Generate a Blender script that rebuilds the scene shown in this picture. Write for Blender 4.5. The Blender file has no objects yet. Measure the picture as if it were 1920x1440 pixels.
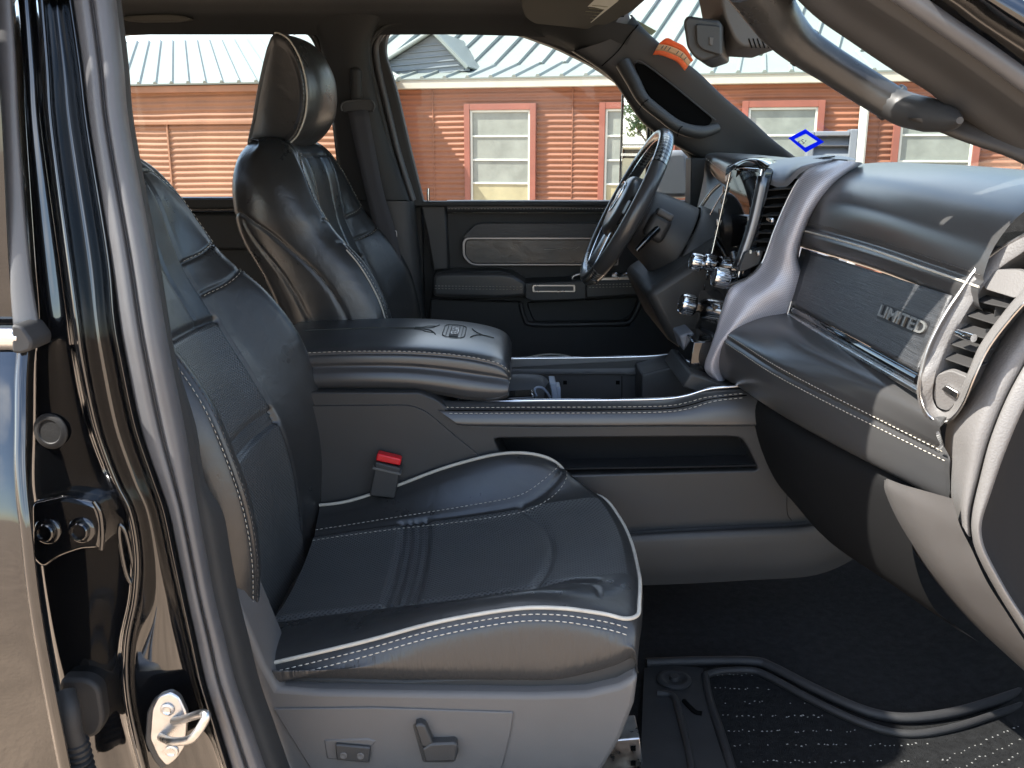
import bpy, bmesh, math, random
import numpy as np
from mathutils import Vector, Matrix
random.seed(7); rng = np.random.default_rng(7)
R = math.radians
sc = bpy.context.scene
COL = sc.collection

# ------------------------------------------------------------------ camera
FPX = 1750.0                      # focal length in pixels of the 1920 wide photograph
CAM = (0.0, -1.85, 1.62)
PITCH = math.atan(445 / FPX)
cd = bpy.data.cameras.new('camera'); cam = bpy.data.objects.new('camera', cd); COL.objects.link(cam)
cd.sensor_width = 36; cd.lens = 36 * FPX / 1920; cd.clip_start = 0.02; cd.clip_end = 2000
cam.location = CAM; cam.rotation_euler = (R(90) - PITCH, 0, 0)
sc.camera = cam

# ------------------------------------------------------------------ sky and sun
SUN_DIR = Vector((1.0, 0.22, -1.20)).normalized()      # the way the light travels
sun_el = math.asin(-SUN_DIR.z)
sun_az = math.atan2(-SUN_DIR.x, -SUN_DIR.y)            # from +Y towards +X
w = bpy.data.worlds.new('World'); sc.world = w; w.use_nodes = True
nt = w.node_tree; N = nt.nodes; N.clear()
sky = N.new('ShaderNodeTexSky'); sky.sky_type = 'NISHITA'; sky.sun_disc = False
sky.sun_elevation = sun_el; sky.sun_rotation = sun_az
sky.air_density = 1.0; sky.dust_density = 0.6; sky.ozone_density = 1.2
tc = N.new('ShaderNodeTexCoord')
mp = N.new('ShaderNodeMapping'); mp.inputs['Scale'].default_value = (1.0, 1.0, 2.6)
nz = N.new('ShaderNodeTexNoise'); nz.inputs['Scale'].default_value = 2.3; nz.inputs['Detail'].default_value = 7; nz.inputs['Roughness'].default_value = 0.55
rp = N.new('ShaderNodeValToRGB'); rp.color_ramp.elements[0].position = 0.48; rp.color_ramp.elements[1].position = 0.66
rp.color_ramp.elements[0].color = (0, 0, 0, 1); rp.color_ramp.elements[1].color = (0.85, 0.85, 0.85, 1)
mx = N.new('ShaderNodeMixRGB'); mx.inputs[2].default_value = (8.0, 8.3, 8.8, 1)
bg = N.new('ShaderNodeBackground'); bg.inputs['Strength'].default_value = 0.14
ow = N.new('ShaderNodeOutputWorld')
L = nt.links.new
L(tc.outputs['Generated'], mp.inputs['Vector']); L(mp.outputs['Vector'], nz.inputs['Vector']); L(nz.outputs['Fac'], rp.inputs['Fac'])
L(rp.outputs['Color'], mx.inputs[0]); L(sky.outputs['Color'], mx.inputs[1]); L(mx.outputs['Color'], bg.inputs['Color']); L(bg.outputs['Background'], ow.inputs['Surface'])
sd = bpy.data.lights.new('sun', 'SUN'); so = bpy.data.objects.new('sun', sd); COL.objects.link(so)
sd.energy = 4.4; sd.angle = R(0.53); sd.color = (1.0, 0.95, 0.87)
so.rotation_euler = SUN_DIR.to_track_quat('-Z', 'Y').to_euler(); so.location = (-20, -6, 30)
sc.view_settings.view_transform = 'Standard'; sc.view_settings.look = 'None'; sc.view_settings.gamma = 1; sc.view_settings.use_curve_mapping = False
sc.view_settings.exposure = 2.0
sc.render.engine = 'CYCLES'
sc.cycles.use_denoising = True
sc.cycles.use_adaptive_sampling = True; sc.cycles.adaptive_threshold = 0.02
sc.cycles.max_bounces = 8; sc.cycles.diffuse_bounces = 4; sc.cycles.glossy_bounces = 4; sc.cycles.transparent_max_bounces = 12
sc.cycles.sample_clamp_indirect = 6

# ------------------------------------------------------------------ helpers
def U(px, py, y):
    """the point on the plane Y = y that a pixel of the 1920 x 1440 photograph shows"""
    a = (px - 960) / FPX; b = (720 - py) / FPX
    dy = math.cos(PITCH) + b * math.sin(PITCH); dz = -math.sin(PITCH) + b * math.cos(PITCH)
    t = (y - CAM[1]) / dy
    return Vector((CAM[0] + a * t, y, CAM[2] + t * dz))
def UL(pts, y): return [U(p[0], p[1], p[2] if len(p) > 2 else y) for p in pts]
def A(p): return np.array([tuple(q) for q in p], float)

def crv(pts, n=8, closed=False):
    """Catmull-Rom through pts, n samples a segment"""
    P = A(pts); m = len(P)
    if m < 3: 
        t = np.linspace(0, 1, n + 1)[:, None]; return P[0] * (1 - t) + P[1] * t
    if closed: Q = np.vstack([P[-1], P, P[0], P[1]]); segs = m
    else: Q = np.vstack([2 * P[0] - P[1], P, 2 * P[-1] - P[-2]]); segs = m - 1
    out = []
    t = np.linspace(0, 1, n, endpoint=False)[:, None]
    for i in range(segs):
        a, b, c, d = Q[i], Q[i + 1], Q[i + 2], Q[i + 3]
        out.append(0.5 * (2 * b + (c - a) * t + (2 * a - 5 * b + 4 * c - d) * t ** 2 + (3 * b - a - 3 * c + d) * t ** 3))
    r = np.vstack(out)
    return r if closed else np.vstack([r, P[-1]])
def resample(pts, n, closed=False):
    P = A(pts)
    if closed: P = np.vstack([P, P[0]])
    s = np.concatenate([[0], np.cumsum(np.linalg.norm(np.diff(P, axis=0), axis=1))])
    t = np.linspace(0, s[-1], n + (1 if closed else 0))
    r = np.stack([np.interp(t, s, P[:, k]) for k in range(P.shape[1])], 1)
    return r[:-1] if closed else r
def rnd(pts, r, k=5, closed=True):
    """round the corners of a 2D/3D polygon with radius r (one value or one per corner)"""
    P = A(pts); m = len(P); out = []
    rr = r if hasattr(r, '__len__') else [r] * m
    for i in range(m):
        a, b, c = P[i - 1], P[i], P[(i + 1) % m]
        if rr[i] <= 0: out.append(b); continue
        la, lc = np.linalg.norm(a - b), np.linalg.norm(c - b)
        q = min(rr[i], la * .48, lc * .48)
        p0 = b + (a - b) / la * q; p1 = b + (c - b) / lc * q
        for j in range(k + 1):
            t = j / k; out.append((1 - t) ** 2 * p0 + 2 * t * (1 - t) * b + t * t * p1)
    return np.array(out)

def link(o, parent=None):
    COL.objects.link(o)
    if parent is not None: o.parent = parent
    return o
def mesh(name, V, F, mat, parent=None, smooth=True, midx=None, uv=None, sharp=None):
    me = bpy.data.meshes.new(name)
    me.from_pydata([tuple(v) for v in V], [], [tuple(f) for f in F])
    mats = mat if isinstance(mat, (list, tuple)) else [mat]
    for m in mats: me.materials.append(m)
    if midx is not None: me.polygons.foreach_set('material_index', np.asarray(midx, dtype=np.int32))
    if uv is not None:
        l = me.uv_layers.new(name='UVMap'); vi = np.empty(len(me.loops), dtype=np.int32); me.loops.foreach_get('vertex_index', vi)
        l.data.foreach_set('uv', np.asarray(uv, dtype=np.float32)[vi].ravel())
    if smooth:
        me.polygons.foreach_set('use_smooth', np.ones(len(me.polygons), dtype=bool))
        if sharp: me.set_sharp_from_angle(angle=R(sharp))
    me.update()
    return link(bpy.data.objects.new(name, me), parent)
def empty(name, loc=(0, 0, 0), parent=None):
    o = bpy.data.objects.new(name, None); o.empty_display_size = .1
    link(o, parent); o.location = loc; return o
def tag(o, label, cat=None, group=None, kind=None):
    if label: o['label'] = label
    if cat: o['category'] = cat
    if group: o['group'] = group
    if kind: o['kind'] = kind
    return o
def gridfaces(nr, nc, wrap=False):
    i = np.arange(nr - 1)[:, None]; j = np.arange(nc if wrap else nc - 1)[None, :]
    j2 = (j + 1) % nc
    a = i * nc + j; b = i * nc + j2; c = (i + 1) * nc + j2; d = (i + 1) * nc + j
    return np.stack([a, b, c, d], -1).reshape(-1, 4)
def net(rows, nu=6, nv=6, wrap=False):
    """smooth a control net (rows of points) into a dense grid"""
    r1 = [crv(r, nu, wrap) for r in rows]
    r1 = np.array(r1); cols = [crv(r1[:, j], nv) for j in range(r1.shape[1])]
    return np.array(cols).transpose(1, 0, 2)
def sheet(name, rows, mat, parent, nu=6, nv=6, thick=0, off=-1, wrap=False, sharp=None, lin=False):
    G = np.array([A(r) for r in rows]) if lin else net(rows, nu, nv, wrap)
    nr, nc = G.shape[:2]
    d = np.linalg.norm(np.diff(G, axis=1), axis=2); u = np.concatenate([np.zeros((nr, 1)), np.cumsum(d, 1)], 1)
    e = np.linalg.norm(np.diff(G, axis=0), axis=2); v = np.concatenate([np.zeros((1, nc)), np.cumsum(e, 0)], 0)
    o = mesh(name, G.reshape(-1, 3), gridfaces(nr, nc, wrap), mat, parent, uv=np.stack([u, v], -1).reshape(-1, 2), sharp=sharp)
    if thick:
        md = o.modifiers.new('thick', 'SOLIDIFY'); md.thickness = thick; md.offset = off
    return o
def bevel(o, wd, seg=2, ang=35):
    md = o.modifiers.new('bevel', 'BEVEL'); md.width = wd; md.segments = seg; md.limit_method = 'ANGLE'; md.angle_limit = R(ang); md.harden_normals = False
    return o
def plate(name, outline, vec, mat, parent, bev=0, seg=2, holes=(), back=True, sharp=35):
    """a slab: outline (and holes) filled, then carried along vec"""
    bm = bmesh.new(); vec = Vector(vec); loops = []
    for lp in [outline] + list(holes):
        vs = [bm.verts.new(tuple(p)) for p in lp]
        es = [bm.edges.new((vs[i], vs[(i + 1) % len(vs)])) for i in range(len(vs))]
        loops.append((vs, es))
    if not holes:
        f = bm.faces.new(loops[0][0])
        fs = [f]
    else:
        r = bmesh.ops.triangle_fill(bm, edges=[e for l in loops for e in l[1]], use_beauty=True, use_dissolve=False)
        fs = [g for g in r['geom'] if isinstance(g, bmesh.types.BMFace)]
    m = {}
    for vs, es in loops:
        for v in vs: m[v] = bm.verts.new(v.co + vec)
    if back:
        for f in fs: bm.faces.new([m[v] for v in reversed(f.verts)])
    for vs, es in loops:
        for i in range(len(vs)):
            a, b = vs[i], vs[(i + 1) % len(vs)]
            bm.faces.new((a, b, m[b], m[a]))
    bmesh.ops.recalc_face_normals(bm, faces=bm.faces)
    me = bpy.data.meshes.new(name); bm.to_mesh(me); bm.free()
    me.materials.append(mat)
    me.polygons.foreach_set('use_smooth', np.ones(len(me.polygons), dtype=bool)); me.set_sharp_from_angle(angle=R(sharp))
    o = link(bpy.data.objects.new(name, me), parent)
    if bev: bevel(o, bev, seg)
    return o
def prism(name, pxs, y, y2, mat, parent, bev=.003, r=0, holes=(), seg=2):
    """outline traced on the plane Y = y and carried along Y to y2"""
    o = rnd(pxs, r) if r else A(pxs)
    hs = [UL(h, y) for h in holes]
    return plate(name, UL(o, y), (0, y2 - y, 0), mat, parent, bev, seg, hs)
def frames_of(P, closed=False):
    P = A(P); n = len(P)
    T = np.zeros_like(P)
    if closed: T = np.roll(P, -1, 0) - np.roll(P, 1, 0)
    else: T[1:-1] = P[2:] - P[:-2]; T[0] = P[1] - P[0]; T[-1] = P[-1] - P[-2]
    T /= np.maximum(np.linalg.norm(T, axis=1)[:, None], 1e-9)
    Nn = np.zeros_like(P); u = np.array([0, 0, 1.0])
    if abs(T[0] @ u) > .9: u = np.array([0, 1.0, 0])
    v = u - T[0] * (u @ T[0]); v /= np.linalg.norm(v)
    for i in range(n):
        v = v - T[i] * (v @ T[i]); v /= max(np.linalg.norm(v), 1e-9); Nn[i] = v
    return T, Nn, np.cross(T, Nn)
def tube(name, pts, r, mat, parent, closed=False, seg=8, n=6, smooth=True, flat=1.0):
    P = crv(pts, n, closed) if n > 1 else A(pts)
    T, Nn, B = frames_of(P, closed)
    rr = np.interp(np.linspace(0, 1, len(P)), np.linspace(0, 1, len(r)), r) if hasattr(r, '__len__') else np.full(len(P), r)
    a = np.linspace(0, 2 * np.pi, seg, endpoint=False)
    V = (P[:, None] + rr[:, None, None] * (np.cos(a)[None, :, None] * Nn[:, None] + flat * np.sin(a)[None, :, None] * B[:, None]))
    F = gridfaces(len(P), seg, True).tolist()
    V = V.reshape(-1, 3); n0 = len(P)
    if closed:
        for j in range(seg): F.append([(n0 - 1) * seg + j, (n0 - 1) * seg + (j + 1) % seg, (j + 1) % seg, j])
    else:
        F.append(list(range(seg))[::-1]); F.append([(n0 - 1) * seg + j for j in range(seg)])
    return mesh(name, V, F, mat, parent, smooth, sharp=50)
def stitch(name, curves, parent, ln=.0055, gap=.0035, r=.0007, mat=None, lift=.0006, up=None):
    """short thread stitches along each curve, one mesh for the whole seam"""
    V = []; F = []
    for P in curves:
        P = A(P); L_ = np.linalg.norm(np.diff(P, axis=0), axis=1).sum()
        n = max(2, int(L_ / (ln + gap)))
        Q = resample(P, n * 2)
        f = ln / (ln + gap)
        for i in range(n - 1):
            a = Q[2 * i]; b = a + (Q[2 * i + 2] - a) * f
            t = b - a; l = np.linalg.norm(t)
            if l < 1e-6: continue
            t /= l; s = np.cross(t, [0.3, -.8, .52]); s /= max(np.linalg.norm(s), 1e-6); q = np.cross(s, t)
            k = len(V); m_ = (a + b) / 2
            for (c, sc_) in ((a, .6), (m_, 1.0), (b, .6)):
                for (x, y_) in ((1, 0), (0, 1), (-1, 0), (0, -1)): V.append(c + r * sc_ * (s * x + q * y_))
            for g in range(2):
                for j in range(4): F.append((k + g * 4 + j, k + g * 4 + (j + 1) % 4, k + g * 4 + 4 + (j + 1) % 4, k + g * 4 + 4 + j))
            F.append((k + 3, k + 2, k + 1, k)); F.append((k + 8, k + 9, k + 10, k + 11))
    if not V: return None
    o = mesh(name, V, F, mat or M['stitch'], parent, True); o['kind'] = 'stuff'; return o
def rbox(name, c, size, mat, parent, bev=.003, rot=None, seg=2):
    x, y, z = [s / 2 for s in size]
    V = [Vector((a * x, b * y, d * z)) for a in (-1, 1) for b in (-1, 1) for d in (-1, 1)]
    F = [(0, 1, 3, 2), (4, 6, 7, 5), (0, 4, 5, 1), (2, 3, 7, 6), (0, 2, 6, 4), (1, 5, 7, 3)]
    Mx = rot if rot is not None else Matrix.Identity(3)
    o = mesh(name, [Mx @ v + Vector(c) for v in V], F, mat, parent, True, sharp=30)
    if bev: bevel(o, bev, seg)
    return o
def lathe(name, prof, c, axis, mat, parent, seg=24, sharp=40):
    """prof: (radius, height along axis)"""
    ax = Vector(axis).normalized(); q = ax.to_track_quat('Z', 'Y').to_matrix()
    V = []; 
    for r_, h in prof:
        for k in range(seg):
            a = 2 * math.pi * k / seg; V.append(q @ Vector((r_ * math.cos(a), r_ * math.sin(a), h)) + Vector(c))
    F = gridfaces(len(prof), seg, True).tolist()
    F.append(list(range(seg))[::-1]); F.append([(len(prof) - 1) * seg + k for k in range(seg)])
    return mesh(name, V, F, mat, parent, True, sharp=sharp)
def text(name, s, c, xdir, ydir, size, mat, parent, ext=.0004, align='CENTER', sx=1.0, bold=0.0):
    cu = bpy.data.curves.new(name, 'FONT'); cu.body = s; cu.size = size; cu.extrude = ext; cu.align_x = align; cu.align_y = 'CENTER'; cu.offset = bold
    cu.resolution_u = 3
    tmp = link(bpy.data.objects.new(name, cu)); dg = bpy.context.evaluated_depsgraph_get()
    me = bpy.data.meshes.new_from_object(tmp.evaluated_get(dg)); bpy.data.objects.remove(tmp); me.name = name
    me.materials.clear(); me.materials.append(mat)
    o = link(bpy.data.objects.new(name, me), parent)
    x = Vector(xdir).normalized(); y = Vector(ydir); y = (y - x * y.dot(x)).normalized(); z = x.cross(y)
    m = Matrix((x * sx, y, z)).transposed().to_4x4(); m.translation = Vector(c); o.matrix_world = m
    return o
def copy_tree(o, parent=None):
    c = o.copy(); COL.objects.link(c); c.parent = parent
    for ch in o.children: copy_tree(ch, c)
    return c

# ------------------------------------------------------------------ materials
M = {}
def mat(name, col, rough=.5, metal=0, spec=.5, coat=0, coatr=.05, grain=0, gdist=.0004, gkind='VOR', var=0, vscale=6, rvar=0, sheen=0, uv=False, wr=0, wsc=(22, 22, 22)):
    m = bpy.data.materials.new(name); m.use_nodes = True; t = m.node_tree; n = t.nodes; b = n['Principled BSDF']
    b.inputs['Base Color'].default_value = (*col, 1); b.inputs['Roughness'].default_value = rough; b.inputs['Metallic'].default_value = metal
    b.inputs['Specular IOR Level'].default_value = spec; b.inputs['Coat Weight'].default_value = coat; b.inputs['Coat Roughness'].default_value = coatr
    b.inputs['Sheen Weight'].default_value = sheen
    c = n.new('ShaderNodeTexCoord'); src = c.outputs['UV' if uv else 'Object']
    if grain:
        if gkind == 'VOR':
            g = n.new('ShaderNodeTexVoronoi'); g.feature = 'F1'; g.inputs['Scale'].default_value = grain; h = g.outputs['Distance']
        else:
            g = n.new('ShaderNodeTexNoise'); g.inputs['Scale'].default_value = grain; g.inputs['Detail'].default_value = 4; h = g.outputs['Fac']
        t.links.new(src, g.inputs['Vector'])
        bp = n.new('ShaderNodeBump'); bp.inputs['Distance'].default_value = gdist; bp.inputs['Strength'].default_value = 1
        t.links.new(h, bp.inputs['Height']); t.links.new(bp.outputs['Normal'], b.inputs['Normal'])
    if wr:
        wm_ = n.new('ShaderNodeMapping'); wm_.inputs['Scale'].default_value = wsc; wn = n.new('ShaderNodeTexNoise'); wn.inputs['Scale'].default_value = 1; wn.inputs['Detail'].default_value = 3; wn.inputs['Distortion'].default_value = .6
        b2 = n.new('ShaderNodeBump'); b2.inputs['Distance'].default_value = wr
        t.links.new(src, wm_.inputs['Vector']); t.links.new(wm_.outputs[0], wn.inputs['Vector']); t.links.new(wn.outputs['Fac'], b2.inputs['Height']); t.links.new(b2.outputs['Normal'], b.inputs['Normal'])
        if grain: t.links.new(b2.outputs['Normal'], bp.inputs['Normal']); t.links.new(bp.outputs['Normal'], b.inputs['Normal'])
    if var or rvar:
        z = n.new('ShaderNodeTexNoise'); z.inputs['Scale'].default_value = vscale; z.inputs['Detail'].default_value = 6; z.inputs['Roughness'].default_value = .6
        t.links.new(src, z.inputs['Vector'])
        if var:
            r = n.new('ShaderNodeMapRange'); r.inputs[1].default_value = .3; r.inputs[2].default_value = .7; r.inputs[3].default_value = 1 - var; r.inputs[4].default_value = 1 + var
            x = n.new('ShaderNodeVectorMath'); x.operation = 'SCALE'; x.inputs[0].default_value = col
            t.links.new(z.outputs['Fac'], r.inputs[0]); t.links.new(r.outputs[0], x.inputs['Scale']); t.links.new(x.outputs[0], b.inputs['Base Color'])
        if rvar:
            r = n.new('ShaderNodeMapRange'); r.inputs[1].default_value = .3; r.inputs[2].default_value = .7; r.inputs[3].default_value = rough - rvar; r.inputs[4].default_value = rough + rvar
            t.links.new(z.outputs['Fac'], r.inputs[0]); t.links.new(r.outputs[0], b.inputs['Roughness'])
    M[name] = m; return m
mat('leather', (.024, .024, .0238), .32, spec=.5, grain=420, gdist=.00008, gkind='NOI', rvar=.07, vscale=14, wr=.0011, wsc=(26, 26, 26))
mat('leather_creased', (.030, .0295, .029), .34, spec=.5, grain=420, gdist=.00009, gkind='NOI', rvar=.06, vscale=14, wr=.0020, wsc=(120, 40, 22))
mat('leather_soft', (.040, .0395, .0395), .28, spec=.55)
mat('plastic', (.026, .0257, .0255), .50, spec=.45, grain=1100, gdist=.00008, rvar=.05, vscale=9, var=.08)
mat('plastic_grey', (.078, .0745, .072), .55, spec=.4, grain=1000, gdist=.00008, rvar=.05, vscale=8, var=.06)
mat('plastic_dash', (.115, .110, .106), .52, spec=.42, grain=420, gdist=.00030, rvar=.05, vscale=8, var=.05)
mat('trim_soft', (.024, .024, .0235), .62, spec=.35, grain=800, gdist=.00008, var=.1)
mat('headliner', (.030, .030, .030), .95, spec=.15, grain=700, gdist=.0004, gkind='NOI', var=.12, sheen=.2)
mat('visor', (.085, .080, .070), .9, spec=.2, grain=600, gdist=.0003, gkind='NOI', var=.06)
mat('carpet', (.017, .0175, .018), .95, spec=.1, grain=900, gdist=.003, gkind='NOI', var=.3, vscale=60)
mat('mat_carpet', (.012, .0125, .013), .95, spec=.12, grain=700, gdist=.004, gkind='NOI', var=.35, vscale=90)
mat('rubber', (.018, .018, .0185), .6, spec=.35, grain=500, gdist=.0001, var=.2, vscale=20)
mat('seal', (.066, .066, .069), .42, spec=.45, grain=300, gdist=.0001, gkind='NOI', rvar=.08, vscale=12, var=.12)
mat('paint', (.0035, .0038, .0045), .10, spec=.5, coat=1, coatr=.025, rvar=.03, vscale=30)
mat('gloss', (.004, .004, .0045), .06, spec=.5, coat=.6, coatr=.02)
mat('chrome', (.62, .63, .65), .17, metal=1, rvar=.04, vscale=40)
mat('satin', (.42, .41, .40), .30, metal=1, rvar=.08, vscale=30)
mat('steel', (.50, .50, .50), .34, metal=1, rvar=.12, vscale=50, var=.15)
mat('piping', (.40, .37, .315), .55, spec=.35, var=.12, vscale=40)
mat('stitch', (.48, .44, .37), .7, spec=.2, var=.15, vscale=200)
mat('thread_dark', (.10, .095, .088), .7, spec=.2)
mat('belt', (.050, .049, .053), .8, spec=.25, grain=500, gdist=.0004, gkind='NOI')
mat('red', (.55, .012, .016), .38, spec=.5)
mat('fleck', (.17, .17, .16), .8)
mat('satin_dark', (.16, .16, .165), .34, metal=1)
mat('shade_and_pillar_black', (.010, .010, .0105), .85, spec=.2)  # console pocket's shade put into the colour; also the hinge pillar's black
mat('pillar_grey', (.026, .025, .0245), .6, spec=.35, grain=900, gdist=.00008, var=.06, vscale=8)
mat('glove_shade', (.0055, .0055, .0058), .7, spec=.18, grain=900, gdist=.00008, gkind='NOI')  # glove box darkened to imitate the shadow of the pad above
mat('black_hole', (.003, .003, .003), .9, spec=.05)  # near black, stands in for the shade inside holes and recesses
mat('label_white', (.60, .58, .50), .7, var=.06, vscale=60)
mat('label_beige', (.26, .24, .17), .7)
mat('orange', (.75, .20, .07), .6, var=.1)
mat('peach', (.55, .36, .20), .6, var=.1, vscale=80)
mat('blue', (.012, .06, .55), .5)
mat('ink', (.06, .06, .05), .7)
mat('badge_black', (.008, .008, .009), .5)
mat('badge', (.21, .21, .20), .42, metal=.6)
mat('emblem', (.55, .55, .56), .25, metal=1)
mat('grey_blue', (.12, .13, .15), .4, spec=.5)
mat('clip', (.20, .22, .26), .35, spec=.5)
def perf(name, col, rough):
    m = mat(name, col, rough, rvar=.05, vscale=10, uv=True); t = m.node_tree; n = t.nodes; b = n['Principled BSDF']
    c = n.new('ShaderNodeTexCoord'); mp_ = n.new('ShaderNodeMapping'); mp_.inputs['Scale'].default_value = (1 / .0056,) * 3; mp_.inputs['Rotation'].default_value = (0, 0, R(45))
    fr = n.new('ShaderNodeVectorMath'); fr.operation = 'FRACTION'; su = n.new('ShaderNodeVectorMath'); su.operation = 'SUBTRACT'; su.inputs[1].default_value = (.5, .5, 0)
    sp = n.new('ShaderNodeSeparateXYZ'); cb = n.new('ShaderNodeCombineXYZ'); ln_ = n.new('ShaderNodeVectorMath'); ln_.operation = 'LENGTH'
    t.links.new(c.outputs['UV'], mp_.inputs['Vector']); t.links.new(mp_.outputs[0], fr.inputs[0]); t.links.new(fr.outputs[0], su.inputs[0]); t.links.new(su.outputs[0], sp.inputs[0])
    t.links.new(sp.outputs[0], cb.inputs[0]); t.links.new(sp.outputs[1], cb.inputs[1]); t.links.new(cb.outputs[0], ln_.inputs[0])
    r = n.new('ShaderNodeMapRange'); r.interpolation_type = 'SMOOTHSTEP'; r.inputs[1].default_value = .18; r.inputs[2].default_value = .40; t.links.new(ln_.outputs['Value'], r.inputs[0])
    x = n.new('ShaderNodeMapRange'); x.inputs[3].default_value = .18; x.inputs[4].default_value = 1; t.links.new(r.outputs[0], x.inputs[0])
    s = n.new('ShaderNodeVectorMath'); s.operation = 'SCALE'; s.inputs[0].default_value = col; t.links.new(x.outputs[0], s.inputs['Scale']); t.links.new(s.outputs[0], b.inputs['Base Color'])
    bp = n.new('ShaderNodeBump'); bp.inputs['Distance'].default_value = .00045; t.links.new(r.outputs[0], bp.inputs['Height']); t.links.new(bp.outputs[0], b.inputs['Normal'])
    return m
perf('leather_perf', (.080, .081, .080), .33)  # made lighter than plain leather to imitate windshield light on the inserts
def stripes(name, col, rough, scale, axis, amt=.5, gd=.0003, metal=0, coat=0, spec=.5, noise=True):
    """fine brushed or woven lines along one object axis"""
    m = mat(name, col, rough, metal=metal, coat=coat, spec=spec); t = m.node_tree; n = t.nodes; b = n['Principled BSDF']
    c = n.new('ShaderNodeTexCoord'); mp_ = n.new('ShaderNodeMapping'); s3 = [scale * .02] * 3; s3[axis] = scale
    mp_.inputs['Scale'].default_value = s3; g = n.new('ShaderNodeTexNoise'); g.inputs['Scale'].default_value = 1; g.inputs['Detail'].default_value = 5; g.inputs['Roughness'].default_value = .7
    t.links.new(c.outputs['Object'], mp_.inputs['Vector']); t.links.new(mp_.outputs[0], g.inputs['Vector'])
    r = n.new('ShaderNodeMapRange'); r.inputs[1].default_value = .3; r.inputs[2].default_value = .7; r.inputs[3].default_value = 1 - amt; r.inputs[4].default_value = 1 + amt
    x = n.new('ShaderNodeVectorMath'); x.operation = 'SCALE'; x.inputs[0].default_value = col
    t.links.new(g.outputs['Fac'], r.inputs[0]); t.links.new(r.outputs[0], x.inputs['Scale']); t.links.new(x.outputs[0], b.inputs['Base Color'])
    bp = n.new('ShaderNodeBump'); bp.inputs['Distance'].default_value = gd; t.links.new(g.outputs['Fac'], bp.inputs['Height']); t.links.new(bp.outputs[0], b.inputs['Normal'])
    return m
stripes('linen_trim', (.030, .031, .033), .36, 900, 2, amt=.75, gd=.0006)
stripes('ribbed', (.02, .02, .021), .45, 700, 2, amt=.5, gd=.0006)
def weave(name, col, rough, pitch, metal, contrast, coat=0):
    m = mat(name, col, rough, metal=metal, coat=coat); t = m.node_tree; n = t.nodes; b = n['Principled BSDF']
    c = n.new('ShaderNodeTexCoord'); ck = n.new('ShaderNodeTexChecker'); ck.inputs['Scale'].default_value = 1 / pitch
    ck.inputs['Color1'].default_value = (*[q * contrast for q in col], 1); ck.inputs['Color2'].default_value = (*col, 1)
    mp_ = n.new('ShaderNodeMapping'); mp_.inputs['Rotation'].default_value = (0, 0, R(45))
    t.links.new(c.outputs['UV'], mp_.inputs['Vector']); t.links.new(mp_.outputs[0], ck.inputs['Vector']); t.links.new(ck.outputs['Color'], b.inputs['Base Color'])
    bp = n.new('ShaderNodeBump'); bp.inputs['Distance'].default_value = .0003; t.links.new(ck.outputs['Fac'], bp.inputs['Height']); t.links.new(bp.outputs[0], b.inputs['Normal'])
    return m
weave('carbon_silver', (.48, .465, .50), .42, .0022, .35, .62)
weave('carbon_dark', (.20, .21, .21), .28, .008, .5, .12, coat=.6)
def glass(name, tint, refl=1.0):
    m = bpy.data.materials.new(name); m.use_nodes = True; t = m.node_tree; n = t.nodes; n.clear()
    o = n.new('ShaderNodeOutputMaterial'); mxs = n.new('ShaderNodeMixShader'); tr = n.new('ShaderNodeBsdfTransparent'); gl = n.new('ShaderNodeBsdfGlossy'); fr = n.new('ShaderNodeFresnel')
    fr.inputs['IOR'].default_value = 1.28; tr.inputs['Color'].default_value = (*tint, 1); gl.inputs['Roughness'].default_value = .01
    t.links.new(fr.outputs[0], mxs.inputs[0]); t.links.new(tr.outputs[0], mxs.inputs[1]); t.links.new(gl.outputs[0], mxs.inputs[2]); t.links.new(mxs.outputs[0], o.inputs['Surface'])
    M[name] = m; return m
glass('side_glass', (.86, .89, .86)); glass('windshield_glass', (.89, .95, .91))
mat('mirror_glass', (.85, .87, .88), .015, metal=1)
def paper(name, col, tl=.6):
    m = mat(name, col, .7, var=.08, vscale=70); t = m.node_tree; n = t.nodes; b = n['Principled BSDF']; o = n['Material Output']
    tr = n.new('ShaderNodeBsdfTranslucent'); tr.inputs['Color'].default_value = (*col, 1); mxs = n.new('ShaderNodeMixShader'); mxs.inputs[0].default_value = tl
    t.links.new(b.outputs[0], mxs.inputs[1]); t.links.new(tr.outputs[0], mxs.inputs[2]); t.links.new(mxs.outputs[0], o.inputs['Surface'])
paper('blue', (.015, .09, .80), .7); paper('sticker_white', (.75, .76, .66), .7); paper('label_beige', (.36, .34, .22), .7); paper('orange', (.85, .22, .07)); paper('peach', (.70, .46, .26))
mat('screen', (.003, .003, .0035), .05, spec=.5, coat=.5, coatr=.02)
# ------------------------------------------------------------------ ground
mat('dirt', (.40, .30, .215), .95, spec=.15, grain=40, gdist=.01, gkind='NOI', var=.22, vscale=3)
mat('rust_wall', (.196, .077, .042), .6, spec=.3, var=.22, vscale=1.1)
mat('brown_wall', (.225, .108, .062), .65, spec=.25, var=.20, vscale=1.4)
mat('red_board', (.18, .052, .032), .6, var=.12, vscale=4)
mat('gable_metal', (.15, .17, .185), .5, var=.1, vscale=3)
mat('roof_metal', (.175, .197, .180), .45, metal=.0, spec=.5, var=.05, vscale=1.5)
mat('fascia', (.34, .32, .265), .6, var=.06, vscale=3)
mat('sash', (.45, .45, .40), .6, var=.08, vscale=8)
mat('pane_grey', (.17, .18, .16), .45, spec=.4, var=.18, vscale=5)
mat('pane_tan', (.27, .24, .145), .6, spec=.3, var=.14, vscale=5)
g = mesh('ground', [(-400, -400, 0), (400, -400, 0), (400, 400, 0), (-400, 400, 0)], [(0, 1, 2, 3)], M['dirt'], smooth=False)
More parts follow.
